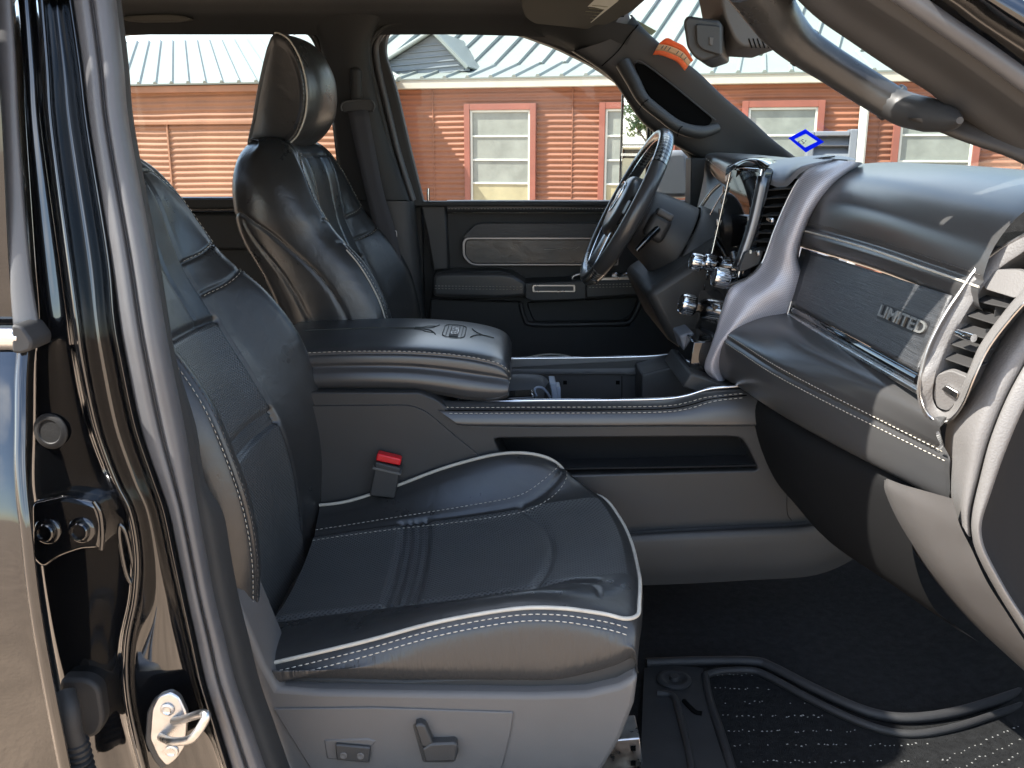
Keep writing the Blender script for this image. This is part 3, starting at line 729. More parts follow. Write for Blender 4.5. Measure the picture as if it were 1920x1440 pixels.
# runner
prism('seat_rail', [(1100, 1392), (1200, 1384), (1206, 1440), (1085, 1450)], -.62, -.56, M['steel'], ps, bev=.002)
for q in ((1183, 1400), (1183, 1428)): prism('slot', [(q[0], q[1]), (q[0] + 9, q[1]), (q[0] + 9, q[1] + 8), (q[0], q[1] + 8)], -.6225, -.615, M['black_hole'], ps, bev=0)
# buckle between seat and console
prism('buckle', [(703, 866), (752, 878), (748, 893), (740, 935), (692, 930), (700, 890)], -.235, -.205, M['plastic'], ps, bev=.004, r=4)
prism('buckle_button', [(707, 850), (752, 861), (750, 874), (704, 864)], -.232, -.210, M['red'], ps, bev=.003, r=4)
prism('buckle_rim', [(699, 876), (752, 888), (751, 892), (697, 880)], -.2375, -.204, M['thread_dark'], ps, bev=.001)
# ------------------------------------------------------------------ roof, headliner, glass
def part(name, label=None):
    e = empty(name, (0, 0, 0), truck)
    if label: e['label'] = label
    return e
rf = part('cab_roof')
ysec = [-.665, -.655, -.63, -.55, -.3, 0, .3, .60, .70, .735, .755]
zsec = [1.885, 1.925, 1.965, 1.99, 2.005, 2.01, 2.005, 1.985, 1.958, 1.935, 1.905]
def hfront(y): return .46 - .16 * (abs(y) / .70) ** 2
xs_ = [-1.65, -1.2, -.8, -.4, -.1, .12]
rows = [[(x if i < 5 else hfront(y) - .02, y, z - (.012 if i == 5 else 0)) for y, z in zip(ysec, zsec)] for i, x in enumerate(xs_)]
sheet('headliner', rows, M['headliner'], rf, 5, 5)
rows = [[(x if i < 5 else hfront(y) + .02, y * 1.012, z + .045) for y, z in zip(ysec, zsec)] for i, x in enumerate(xs_)]
sheet('roof_skin', rows, M['paint'], rf, 4, 4)
# near roof rail closes the gap between headliner and skin
tube('roof_rail', [(-1.65, -.665, 1.93), (-.8, -.665, 1.935), (-.2, -.69, 1.93), (.06, -.70, 1.915), (.20, -.72, 1.875), (.30, -.765, 1.83)], .030, M['paint'], rf, seg=12)
sheet('sun_blocker', [[(x, y, z) for x in (-1.65, -1.0, -.55, -.40)] for y, z in ((-.64, 1.945), (-.72, 1.945), (-.80, 1.925), (-.835, 1.87), (-.842, 1.795))], M['paint'], rf, 4, 4)  # unseen sheet added to keep the sun off the passenger seat
sheet('sun_blocker', [[(x, y, z) for x in (-1.65, -1.2, -.60)] for y, z in ((-.80, 1.927), (-.845, 1.82), (-.866, 1.76), (-.878, 1.69))], M['paint'], rf, 4, 4)  # second unseen sheet, added to stop a sun leak above the rear glass
# overhead strip lamp and small vents
prism('roof_lamp', [(226, 31), (258, 28), (318, 26), (345, 30), (358, 35), (330, 39), (262, 40), (230, 37)], .70, .735, M['visor'], rf, bev=.003)
prism('roof_label', [(944, -6), (972, -4), (970, 1), (946, 0)], .66, .665, M['visor'], rf, bev=0)
# sun visor with its warning label
vz = [U(x, y, yy) for x, y, yy in ((982, -20, .50), (978, 14, .60), (985, 34, .64), (1002, 45, .655), (1060, 51, .66), (1104, 56, .66), (1116, 47, .655), (1136, 48, .65), (1186, 22, .60), (1218, -6, .54), (1250, -40, .48))]
plate('sun_visor', rnd(vz, .012), (0, .004, .020), M['visor'], rf, bev=.006, seg=3)
lb = [U(x, y, yy) for x, y, yy in ((1073, 38, .640), (1109, 41, .640), (1160, 0, .555), (1118, -4, .555))]
plate('visor_label', lb, (0, -.0008, -.0015), M['label_white'], rf)
for k in range(5):
    t = .2 + k * .13
    a = Vector(lb[0]).lerp(Vector(lb[3]), t).lerp(Vector(lb[1]).lerp(Vector(lb[2]), t), .12); b = Vector(lb[0]).lerp(Vector(lb[3]), t).lerp(Vector(lb[1]).lerp(Vector(lb[2]), t), .86)
    tube('print_line', [a + Vector((0, -.001, -.002)), b + Vector((0, -.001, -.002))], .0007, M['label_beige'], rf, n=2, seg=4)
# windshield
wb = [(.80, .74, 1.55), (.93, .45, 1.55), (1.0, 0, 1.55), (.93, -.45, 1.55), (.80, -.74, 1.55)]
wt = [(.28, .68, 1.925), (.40, .42, 1.965), (.455, 0, 1.985), (.40, -.42, 1.965), (.28, -.68, 1.925)]
wm = [tuple((np.array(a) * .5 + np.array(b) * .5) + np.array((.02, 0, .02))) for a, b in zip(wb, wt)]
sheet('windshield', [wb, wm, wt], M['windshield_glass'], part('windshield_glass', 'curved windshield with faint green tint'), 6, 8)
# cab back wall and floor
bk = part('cab_back_wall'); rbox('rear_panel', (-1.66, 0, 1.3), (.04, 1.6, 1.35), M['trim_soft'], bk, .02)
fl = part('cab_floor')
sheet('carpet', [[(x, y, z) for x, z in ((-1.6, .70), (-.4, .70), (.2, .70), (.6, .70), (.84, .715), (.98, .82), (1.06, 1.0), (1.08, 1.5))] for y in (-.80, -.4, 0, .4, .86)], M['carpet'], fl, 5, 3)
prism('door_sill', [(-100, 1600), (1930, 1500), (1930, 1560), (-100, 1660)], -.83, -.78, M['rubber'], fl, bev=.004)

# ------------------------------------------------------------------ far side of the cab: pillars and windows
ws = part('window_surround')
front_hole = rnd([(719, 92), (728, 52), (880, 52), (968, 62), (1040, 88), (1110, 122), (1165, 160), (1230, 225), (1310, 310), (1318, 378), (793, 378), (770, 285), (742, 165)], [24, 18, 30, 20, 20, 20, 20, 20, 10, 4, 4, 20, 20])
rear_hole = rnd([(130, 78), (225, 63), (400, 56), (540, 51), (578, 62), (600, 108), (617, 190), (630, 300), (640, 373), (130, 373)], [4, 20, 20, 14, 26, 20, 20, 20, 4, 4])
prism('surround_panel', [(60, -70), (1150, -70), (1185, 45), (1290, 140), (1380, 215), (1470, 300), (1335, 388), (770, 388), (60, 395)], .775, .83, M['trim_soft'], ws, bev=.006, holes=[front_hole, rear_hole], seg=3)
mesh('window_glass', UL([(700, 30), (1000, 30), (1340, 300), (1340, 395), (700, 395)], .81), [(0, 1, 2, 3, 4)], M['side_glass'], ws, smooth=False)
mesh('window_glass', UL([(100, 30), (650, 30), (660, 395), (100, 395)], .812), [(0, 1, 2, 3)], M['side_glass'], ws, smooth=False)
prism('body_side', [(560, 384), (900, 384), (900, 800), (560, 800)], .885, .91, M['trim_soft'], ws, bev=0)
tube('seal', UL([(775, 44), (735, 50), (709, 74), (706, 110), (726, 200), (748, 290), (775, 376)], .765), .0085, M['seal'], ws, seg=10)
tube('seal', UL([(760, 42), (722, 50), (697, 76), (693, 112), (712, 200), (738, 300), (764, 378)], .745), .0065, M['trim_soft'], ws, seg=10)
tube('seal', UL([(135, 71), (225, 60), (400, 53), (545, 47), (585, 62), (606, 108), (622, 190), (634, 300), (643, 373)], .768), .005, M['rubber'], ws, seg=8)
bp = part('pillar_trim', 'dark pillar trim behind the driver seat carrying the shoulder belt')
sheet('trim_panel', [UL([(l, y, .785), (l + 8, y, .745), ((l + r) / 2, y, .715), (r - 10, y, .725), (r, y, .770)], 0) for y, l, r in ((10, 560, 735), (60, 590, 706), (110, 603, 698), (230, 622, 722), (375, 642, 770))], M['trim_soft'], bp, 5, 5)
sheet('lower_trim', [UL([(l, y, .785), (l + 8, y, .735), ((l + r) / 2, y, .700), (r - 10, y, .71), (r, y, .770)], 0) for y, l, r in ((377, 640, 777), (450, 645, 785), (540, 650, 793), (700, 655, 806))], M['plastic'], bp, 5, 5)
sheet('belt_webbing', [UL([(a, y, .700 - q), (b, y + 3, .694 - q)], 0) for y, a, b, q in ((204, 651, 690, .0), (280, 667, 704, .02), (360, 685, 720, .04), (430, 703, 741, .05), (520, 722, 760, .04))], M['belt'], bp, 3, 5, thick=.0015)
plate('belt_guide', UL(rnd([(640, 193), (652, 188), (690, 187), (702, 196), (698, 210), (686, 207), (655, 209), (643, 212)], 5), .695), (0, .008, 0), M['plastic'], bp, bev=.002)
tube('belt_guide_rim', UL([(641, 208), (640, 198), (650, 190), (692, 188), (702, 197), (699, 209)], .694), .0022, M['plastic_grey'], bp, seg=6)
rbox('belt_anchor', U(668, 158, .712), (.03, .03, .085), M['trim_soft'], bp, .012, seg=3)
tube('belt_hook', UL([(738, 432), (743, 434), (744, 444)], .69), .0012, M['steel'], bp)

# rear door, far side, seen between the seats
rd = part('rear_door', 'dark inside of the rear door behind the driver seat')
prism('door_panel', [(60, 376), (790, 376), (800, 760), (60, 760)], .84, .88, M['trim_soft'], rd)
sheet('sill_cap', [[U(x, yy, y_) for x in (100, 300, 500, 650)] for yy, y_ in ((369, .800), (372, .785), (381, .785), (386, .80))], M['leather_soft'], rd, 4, 4)
tube('sill_strip', [U(100, 391, .80), U(400, 391, .80), U(650, 391, .80)], .002, M['plastic_grey'], rd, n=3)
stitch('stitching', [UL([(100, 388), (650, 388)], .797)], rd, .006, .004, .0008)
prism('door_pad', [(60, 398), (660, 398), (660, 470), (60, 470)], .80, .85, M['trim_soft'], rd, bev=.01)

# A pillar with its grab handle, driver side
ap = part('pillar_trim', 'black windshield pillar trim on the driver side with a grab handle')
upr = [(1180, 28), (1206, 58), (1245, 92), (1300, 132), (1350, 180), (1400, 222), (1445, 262), (1496, 300)]
mid = [(1150, 70), (1178, 105), (1208, 132), (1262, 172), (1310, 215), (1352, 250), (1400, 282), (1440, 300)]
low = [(1075, 96), (1118, 124), (1150, 150), (1180, 190), (1212, 232), (1262, 268), (1322, 298), (1390, 318)]
sheet('trim_panel', [[U(x, y, .695) for x, y in upr], [U(x + 4, y + 4, .675) for x, y in upr], [U(x, y, .690) for x, y in mid], [U(x, y, .715) for x, y in low], [U(x + 6, y - 4, .785) for x, y in low]], M['plastic'], ap, 6, 6)
sheet('header_trim', [UL(r, 0) for r in ([(950, 60, .775), (1040, 84, .772), (1100, 112, .768), (1150, 146, .745)], [(960, 44, .745), (1050, 68, .735), (1112, 100, .722), (1152, 128, .712)], [(975, 26, .72), (1070, 46, .70), (1130, 70, .695), (1172, 92, .690)], [(990, 8, .70), (1090, 20, .68), (1150, 40, .675), (1192, 48, .668)])], M['trim_soft'], ap, 5, 5)
tube('trim_gap', UL([(1197, 46), (1180, 66), (1158, 96), (1128, 124)], .672), .0015, M['black_hole'], ap, seg=6)
# flat black plate for the shade in the recess, then the handle itself
pock = rnd([(1190, 116), (1215, 124), (1338, 224), (1326, 238), (1288, 238), (1228, 196), (1200, 150)], 9)
plate('recess_shade', UL(pock, .676), (0, .016, 0), M['black_hole'], ap, bev=.002)
tube('handle_rim', UL([(1190, 118), (1204, 117), (1262, 160), (1342, 226)], .672), .0022, M['plastic'], ap, seg=6)
tube('grab_handle', UL([(1168, 118, .67), (1186, 150, .655), (1206, 186, .640), (1236, 212, .632), (1272, 238, .635), (1312, 248, .650), (1346, 240, .668)], 0), [.020, .0185, .016, .0155, .016, .0165, .012], M['plastic'], ap, seg=14)
for a, b in (((1216, 186), (1198, 206)), ((1280, 236), (1270, 256))):
    tube('handle_joint', UL([a, ((a[0] + b[0]) / 2 - 2, (a[1] + b[1]) / 2 - 2), b], .618), .0012, M['black_hole'], ap, seg=5)
# door mirror outside the driver window
dm = part('door_mirror', 'tall black door mirror outside the driver window')
def mquad(z0, z1, w0=.0, w1=.1):
    c = U(1168, 275, 1.16); d = Vector((.6, -.8, 0))
    return [c + d * w0 + Vector((0, 0, z0 - c.z)), c + d * w1 + Vector((0, 0, z0 - c.z)), c + d * w1 + Vector((0, 0, z1 - c.z)), c + d * w0 + Vector((0, 0, z1 - c.z))]
nrm = Vector((-.8, -.6, 0))
plate('housing', rnd([q - nrm * .004 for q in mquad(1.455, 1.792, -.012, .115)], .02), -nrm * .07, M['gloss'], dm, bev=.01, seg=3)
plate('mirror_pane', rnd(mquad(1.612, 1.778, -.004, .105), .012), -nrm * .006, M['mirror_glass'], dm, bev=0)
plate('mirror_pane', rnd(mquad(1.468, 1.585, -.004, .105), .014), -nrm * .006, M['mirror_glass'], dm, bev=0)
q = mquad(1.592, 1.600, -.004, .11); plate('mirror_divider', [v + nrm * .004 for v in q], -nrm * .008, M['chrome'], dm)
tube('mirror_rim', [v + nrm * .002 for v in rnd(mquad(1.462, 1.786, -.007, .108), .016)], .003, M['gloss'], dm, closed=True, n=1, seg=6)
prism('mirror_arm', [(1236, 285), (1290, 280), (1298, 372), (1230, 372), (1222, 340)], .98, 1.06, M['grey_blue'], dm, bev=.015, r=18, seg=3)
prism('sail_panel', [(1296, 262), (1420, 300), (1420, 420), (1298, 420)], .79, .82, M['trim_soft'], ap, bev=.004)
lathe('tweeter', [(.022, 0), (.022, .004), (.018, .006), (.015, .003), (.001, .003)], U(1322, 318, .78), (-.25, -1, 0), M['plastic_grey'], ap, 24)

# ------------------------------------------------------------------ driver door
dd = part('driver_door', 'black inside of the driver door with armrest and chrome edged panel')
prism('door_panel', [(836, 380), (1345, 380), (1345, 760), (800, 760), (812, 520)], .84, .88, M['trim_soft'], dd)
sheet('sill_cap', [[U(x, yy, y_) for x in (838, 950, 1100, 1200, 1345)] for yy, y_ in ((375, .800), (376, .790), (380, .782), (392, .782), (398, .792), (400, .83))], M['leather_soft'], dd, 4, 4)
stitch('stitching', [UL([(840, 391.5), (1345, 391.5)], .780), UL([(850, 399), (1345, 399)], .792)], dd, .0055, .0035, .0008)
prism('door_end_cap', [(786, 377), (836, 379), (842, 506), (812, 508), (800, 440)], .80, .85, M['plastic'], dd, bev=.006)
tube('lock_knob', UL([(803, 380), (803, 366), (803, 353)], .795), [.0035, .0045, .004], M['chrome'], dd, seg=10)
prism('trim_band', [(892, 421), (908, 419), (1150, 419), (1150, 446), (866, 446)], .812, .85, M['ribbed'], dd, bev=.003, r=5)
fo = rnd([(867, 445), (1160, 445), (1160, 498), (884, 498), (867, 482)], [14, 3, 3, 12, 12]); fi = rnd([(872, 449), (1157, 449), (1157, 494.5), (886, 494.5), (872, 481)], [10, 2, 2, 10, 10])
prism('chrome_frame', fo, .806, .83, M['satin_dark'], dd, bev=.0008, holes=[fi])
prism('door_insert', fi, .811, .83, M['leather'], dd, bev=.003)
tube('scratch', UL([(1020, 468), (1035, 468), (1050, 466), (1062, 467), (1078, 467), (1086, 463)], .8100), .0006, M['piping'], dd, seg=4)
prism('armrest', [(812, 516), (830, 511), (940, 511), (962, 515), (988, 531), (986, 556), (930, 560), (812, 556)], .735, .85, M['leather_soft'], dd, bev=.010, seg=3)
prism('pull_cup', [(984, 530), (1100, 526), (1100, 562), (1000, 566), (984, 560)], .742, .85, M['plastic'], dd, bev=.005, seg=3)
prism('switch_bank', [(1098, 527), (1290, 524), (1300, 546), (1240, 552), (1098, 560)], .745, .85, M['plastic'], dd, bev=.006, seg=3)
stitch('stitching', [UL([(815, 536), (900, 537), (984, 538)], .7335), UL([(815, 541), (900, 542), (984, 543)], .7335), UL([(1104, 534), (1240, 531)], .7435), UL([(1104, 539), (1240, 536)], .7435)], dd, .0055, .0035, .0007)
go = rnd([(998, 534), (1079, 534), (1079, 548), (998, 548)], 4); gi = rnd([(1002, 537), (1075, 537), (1075, 545), (1002, 545)], 2)
prism('handle_frame', go, .7385, .745, M['satin'], dd, bev=.0008, holes=[gi]); prism('handle_inlay', gi, .7400, .745, M['plastic_grey'], dd, bev=0)
for x0, x1 in ((1145, 1160), (1164, 1182), (1186, 1200), (1203, 1214)):
    prism('window_switch', [(x0, 521), (x0 + 3, 512), (x1 - 3, 510), (x1, 520)], .775, .80, M['chrome'], dd, bev=.003)
prism('switch_plate', [(1124, 520), (1232, 517), (1236, 525), (1120, 527)], .758, .85, M['satin'], dd, bev=.002)
tube('door_pull', UL([(1074, 528), (1074, 519), (1086, 514), (1100, 514)], .79), .004, M['satin'], dd)
tube('pocket_ridge', UL([(976, 568), (984, 596), (1000, 608), (1090, 608), (1165, 606), (1186, 596), (1206, 552)], .815), .0075, M['plastic'], dd, seg=10)
prism('map_pocket', rnd([(986, 566), (1200, 556), (1184, 592), (1164, 602), (1000, 604)], 10), .835, .85, M['trim_soft'], dd, bev=.004)
prism('lower_panel', [(806, 560), (978, 566), (986, 610), (1180, 612), (1215, 556), (1345, 550), (1345, 760), (806, 760)], .822, .85, M['trim_soft'], dd, bev=.005)

# ------------------------------------------------------------------ near windshield pillar, passenger side
np_ = part('pillar_trim', 'brownish black windshield pillar trim on the passenger side with a leather grab handle')
uprn = [(1440, -140), (1560, -60), (1640, 0), (1720, 52), (1800, 106), (1870, 156), (1960, 222), (2160, 368)]
lown = [(1340, -140), (1440, -60), (1530, 28), (1600, 78), (1680, 132), (1745, 172), (1800, 214), (2060, 400)]
sheet('trim_panel', [[U(x + 48, y - 26, -.792) for x, y in uprn], [U(x, y, -.778) for x, y in uprn], [U(x - 14, y + 8, -.770) for x, y in uprn], [U((a[0] + b[0]) / 2, (a[1] + b[1]) / 2, -.745) for a, b in zip(uprn, lown)], [U(x, y, -.715) for x, y in lown], [U(x - 6, y - 4, -.66) for x, y in lown]], M['pillar_grey'], np_, 6, 6)
sheet('lower_trim', [UL(r, 0) for r in ([(1800, 196, -.69), (1850, 216, -.70), (1900, 238, -.715), (1990, 290, -.74), (2160, 400, -.765)], [(1770, 216, -.695), (1835, 242, -.71), (1900, 270, -.725), (1990, 325, -.745), (2150, 430, -.765)], [(1705, 222, -.690), (1800, 262, -.705), (1900, 298, -.72), (1990, 350, -.735), (2140, 450, -.76)], [(1705, 219, -.63), (1800, 258, -.64), (1900, 294, -.65), (1990, 344, -.67), (2140, 445, -.69)])], M['pillar_grey'], np_, 5, 5)
tube('grab_handle', UL([(1405, -40, -.68), (1436, 4, -.655), (1462, 44, -.635), (1500, 84, -.622), (1560, 124, -.612), (1620, 162, -.612), (1672, 194, -.622)], 0), [.032, .031, .028, .0235, .0220, .0220, .0215], M['leather'], np_, seg=16)
tube('handle_foot', UL([(1668, 192, -.622), (1700, 206, -.640), (1742, 216, -.680), (1780, 224, -.725), (1800, 226, -.76)], 0), [.0205, .021, .020, .014, .004], M['plastic'], np_, seg=14)
for (x, y) in ((1508, 90), (1672, 192)):
    c = U(x, y, -.617); 
    lathe('handle_collar', [(.0215, -.005), (.0240, -.003), (.0240, .003), (.0215, .005)], c, (U(x + 18, y + 12, -.617) - U(x - 18, y - 12, -.617)), M['plastic'], np_, 20)
stitch('stitching', [UL([(1516, 68), (1570, 104), (1620, 136), (1676, 170)], -.623)], np_, .005, .004, .0006, mat=M['thread_dark'])
# door opening seal and painted roof edge above it
tube('seal', UL([(1630, -50), (1700, -4), (1780, 52), (1850, 100), (1930, 158), (1990, 205), (2180, 345)], -.795), .0105, M['seal'], np_, seg=12)
sheet('pillar_skin', [UL(r, 0) for r in ([(1650, -60, -.80), (1740, 2, -.80), (1820, 60, -.80), (1960, 162, -.80)], [(1690, -60, -.79), (1790, 2, -.79), (1850, 46, -.79), (1980, 130, -.79)], [(1720, -60, -.82), (1822, 0, -.82), (1880, 40, -.82), (1990, 110, -.82)], [(1760, -60, -.838), (1850, -6, -.838), (1910, 30, -.838), (2000, 85, -.838)], [(1810, -60, -.83), (1900, -10, -.83), (1960, 25, -.83), (2040, 75, -.83)])], M['paint'], np_, 6, 6)

# ------------------------------------------------------------------ near pillar between the doors, with the closed rear door
pl = part('door_pillar', 'glossy black painted pillar between the doors with rubber seal')
lev = [-80, 120, 240, 480, 600, 680, 800, 900, 960, 1040, 1120, 1200, 1280, 1360, 1480]
def at_(tab, y): return float(np.interp(y, [t[0] for t in tab], [t[1] for t in tab]))
hem = [(-80, 18), (0, 25), (240, 36), (480, 52), (620, 62), (680, 52), (900, 50), (960, 58), (1080, 70), (1200, 88), (1320, 110), (1480, 142)]
r1 = [(-80, 70), (0, 78), (240, 95), (480, 127), (640, 148), (760, 166), (880, 205), (960, 243), (1060, 260), (1100, 258), (1160, 244), (1240, 233), (1330, 241), (1480, 280)]
sl = [(-80, 122), (0, 137), (240, 166), (480, 205), (640, 228), (800, 262), (960, 316), (1120, 350), (1280, 385), (1480, 446)]
sr = [(-80, 208), (0, 220), (240, 243), (480, 288), (640, 314), (800, 346), (960, 372), (1120, 402), (1280, 442), (1480, 512)]
rows = []
for y in lev:
    h, r, s = at_(hem, y), at_(r1, y), at_(sl, y)
    f2 = s - (10 if y < 500 else 16)
    k = max(0, (640 - y) / 640) * .05
    rows.append(UL([(a, b, c + k) for a, b, c in [(h - 6, y, -.80), (h + 8, y, -.838), (h + (r - h) * .35, y, -.845), (r - 17, y, -.845), (r - 8, y, -.868), (r + 4, y, -.872), (r + 13, y, -.850), (r + (f2 - r) * .55, y, -.832), (f2 - 6, y, -.836), (f2 + 4, y, -.862), (f2 + 12, y, -.858), (s + 14, y, -.825)]], 0))
sheet('pillar_panel', rows, M['paint'], pl, 7, 6)
def sealcol(f, yy): return [(at_(sl, y) + (at_(sr, y) - at_(sl, y)) * f, y, yy + max(0, (640 - y) / 640) * .05) for y in lev]
sheet('seal', [UL(sealcol(0, -.835), 0), UL(sealcol(.04, -.858), 0), UL(sealcol(.22, -.868), 0), UL(sealcol(.38, -.866), 0), UL(sealcol(.46, -.857), 0), UL(sealcol(.54, -.866), 0), UL(sealcol(.74, -.864), 0), UL(sealcol(.93, -.850), 0), UL(sealcol(1.0, -.825), 0), UL(sealcol(1.0, -.80), 0)], M['seal'], pl, 6, 4)
sheet('inner_trim', [UL([(a, b, c + max(0, (640 - y) / 640) * .05) for a, b, c in [(at_(sr, y) - 8, y, -.82), (at_(sr, y) + 6, y, -.80), (at_(sr, y) + (8 if y < 700 else 28 if y > 900 else 16), y, -.78), (at_(sr, y) + (10 if y < 700 else 46 if y > 900 else 22), y, -.72)]], 0) for y in lev], M['trim_soft'], pl, 5, 4)
# rear door: window frame strip, belt moulding, skin and folded edge
rdn = part('rear_door', 'glossy black closed rear door with chrome belt moulding at the edge of view')
tl = [(-80, -22), (0, -14), (240, 2), (480, 13), (622, 26)]; trr = [(-80, 18), (0, 25), (240, 37), (480, 54), (622, 76)]
sheet('window_frame', [UL([(a, b, c + max(0, (640 - y) / 640) * .05) for a, b, c in [(at_(tl, y), y, -.862), (at_(tl, y) + 4, y, -.876), (at_(trr, y) - 5, y, -.874), (at_(trr, y), y, -.858)]], 0) for y in (-80, 100, 240, 400, 520, 622)], M['seal'], rdn, 4, 5, thick=.012, off=1)
sheet('window_glass', [UL([(-900, y, -.86), (-400, y, -.865), (at_(tl, y) + 2, y, -.866)], 0) for y in (-300, 0, 240, 480, 640)], M['gloss'], rdn, 3, 3)
sheet('belt_moulding', [UL([(-900, y, q), (-300, y, q), (0, y, q), (26, y + 1, q), (34, y + 2, q + .004)], 0) for y, q in ((610, -.885), (616, -.900), (636, -.905), (654, -.898), (660, -.885))], M['chrome'], rdn, 5, 5)
prism('moulding_cap', [(20, 608), (40, 612), (60, 640), (58, 658), (36, 664), (22, 662)], -.905, -.86, M['rubber'], rdn, bev=.004, r=8)
yk = [(660, -.893), (720, -.907), (800, -.9235), (865, -.9355), (930, -.9455), (1000, -.9535), (1100, -.9590), (1200, -.9575), (1320, -.949), (1480, -.929)]
sheet('door_skin', [UL([(-900, y, q - .004), (-300, y, q - .003), (-60, y, q - .001), (at_(hem, y) - 26, y, q), (at_(hem, y) - 24, y, q + .003)], 0) for y, q in yk], M['paint'], rdn, 5, 6)
sheet('door_edge', [UL([(at_(hem, y) - 26, y, q + .001), (at_(hem, y) - 20, y, q - .003), (at_(hem, y) - 8, y, q - .002), (at_(hem, y), y, q + .006), (at_(hem, y) - 4, y, q + .05)], 0) for y, q in yk], M['paint'], rdn, 5, 6)
# hinge with two bolts
hg = prism('hinge', rnd([(56, 944), (120, 930), (183, 944), (196, 985), (190, 1030), (150, 1032), (110, 1046), (78, 1068), (58, 1050)], 12), -.866, -.835, M['paint'], pl, bev=.006, seg=3)
for x, y in ((90, 995), (154, 993)):
    lathe('bolt', [(.0150, 0), (.0150, .002), (.0132, .0035), (.0105, .0036), (.0105, .010), (.0092, .0115), (.0075, .0112), (.0065, .008), (.001, .008)], U(x, y, -.8655), (0, -1, .1), M['gloss'], pl, 6 * 4)
tube('hinge_edge', UL([(176, 940), (188, 962), (192, 1000), (190, 1030)], -.866), .0030, M['paint'], pl)
lathe('plug', [(.0205, 0), (.0205, .002), (.0175, .004), (.0140, .0042), (.0130, .003), (.001, .0034)], U(96, 808, -.846), (-.15, -1, .05), M['rubber'], pl, 28)
tube('slot_rim', UL([(228, 985), (238, 1005), (250, 1060), (252, 1085), (246, 1092), (236, 1070), (226, 1020), (224, 992)], -.864), .0028, M['paint'], pl, closed=True, seg=8)
# wiring boot
prism('boot_plate', rnd([(110, 1274), (160, 1273), (186, 1290), (195, 1355), (182, 1382), (150, 1388), (126, 1360), (112, 1320)], 14), -.862, -.838, M['rubber'], pl, bev=.005, seg=3)
tube('wiring_boot', UL([(120, 1300, -.872), (128, 1330, -.884), (134, 1372, -.888), (146, 1410, -.886), (152, 1470, -.882)], 0), [.013, .013, .0125, .013, .014], M['rubber'], pl, seg=14)
for k in range(7):
    c = UL([(140 + k * 2.6, 1392 + k * 11)], -.886)[0]
    lathe('bellow', [(.012, -.0028), (.0165, 0), (.012, .0028)], c, (.02, 0, -1), M['rubber'], pl, 20)
# striker
sp_ = rnd([(296, 1306), (318, 1298), (335, 1308), (350, 1340), (346, 1400), (330, 1424), (312, 1438), (296, 1420), (280, 1385), (284, 1330)], 8)
plate('striker_plate', UL(sp_, -.872), (0, .010, 0), M['steel'], pl, bev=.002)
tube('striker_loop', UL([(302, 1382, -.872), (322, 1390, -.905), (352, 1388, -.925), (368, 1376, -.932), (386, 1346, -.932), (382, 1338, -.926), (364, 1342, -.912), (340, 1350, -.885), (326, 1352, -.872)], 0), .0050, M['steel'], pl, seg=10)
for x, y in ((314, 1330), (322, 1408)):
    lathe('striker_screw', [(.0085, 0), (.0080, .002), (.0055, .0028), (.004, .0016), (.001, .0016)], U(x, y, -.8725), (0, -1, 0), M['steel'], pl, 20)
plate('striker_shim', UL([(x - 9, y + 6) for x, y in sp_], -.866), (0, .010, 0), M['plastic'], pl, bev=.002)
# ------------------------------------------------------------------ centre console
cs = part('center_console', 'wide black center console between the seats with padded lid and open bin')
pocket = rnd([(924, 822), (1392, 819), (1424, 882), (962, 894)], [12, 18, 10, 8])
prism('side_panel', [(540, 735), (786, 736), (812, 746), (838, 764), (864, 788), (884, 797), (1000, 799), (1446, 796), (1470, 826), (1512, 880), (1560, 936), (1612, 1000), (1590, 1044), (1180, 1064), (560, 1064)], -.195, -.085, M['plastic'], cs, bev=.006, holes=[pocket], seg=3)
prism('pocket_back', [(900, 800), (1440, 800), (1440, 910), (900, 910)], -.104, -.09, M['shade_and_pillar_black'], cs, bev=0)
sheet('pocket_lip', [UL([(926, 884, -.194), (1100, 880, -.194), (1300, 877, -.194), (1420, 874, -.194)], 0), UL([(926, 880, -.185), (1100, 876, -.185), (1300, 873, -.185), (1416, 870, -.185)], 0), UL([(926, 882, -.10), (1100, 878, -.10), (1300, 875, -.10), (1416, 872, -.10)], 0)], M['shade_and_pillar_black'], cs, 4, 3)
# raised border towards the seat and the stepped foot
prism('side_cover', rnd([(540, 762), (770, 760), (800, 772), (850, 815), (930, 880), (960, 905), (560, 960)], [4, 20, 20, 8, 8, 8, 4]), -.1995, -.18, M['plastic'], cs, bev=.004, seg=3)
sheet('foot_step', [UL(r, 0) for r in ([(1100, 1004, -.197), (1250, 992, -.197), (1400, 984, -.197), (1500, 978, -.197), (1535, 966, -.197), (1552, 940, -.197)], [(1100, 1010, -.206), (1250, 999, -.206), (1400, 992, -.206), (1506, 986, -.206), (1546, 972, -.206), (1566, 944, -.206)], [(1100, 1014, -.226), (1250, 1004, -.226), (1400, 997, -.226), (1512, 991, -.226), (1556, 976, -.226), (1584, 946, -.222)], [(1100, 1066, -.230), (1250, 1062, -.230), (1400, 1056, -.230), (1520, 1048, -.230), (1590, 1016, -.228), (1616, 980, -.224)], [(1100, 1100, -.225), (1250, 1096, -.225), (1400, 1088, -.225), (1530, 1078, -.225), (1612, 1040, -.222), (1640, 1000, -.218)])], M['plastic'], cs, 5, 4)
tube('panel_gap', UL([(1476, 912), (1476, 960), (1484, 976)], -.1955), .0006, M['black_hole'], cs, seg=4)
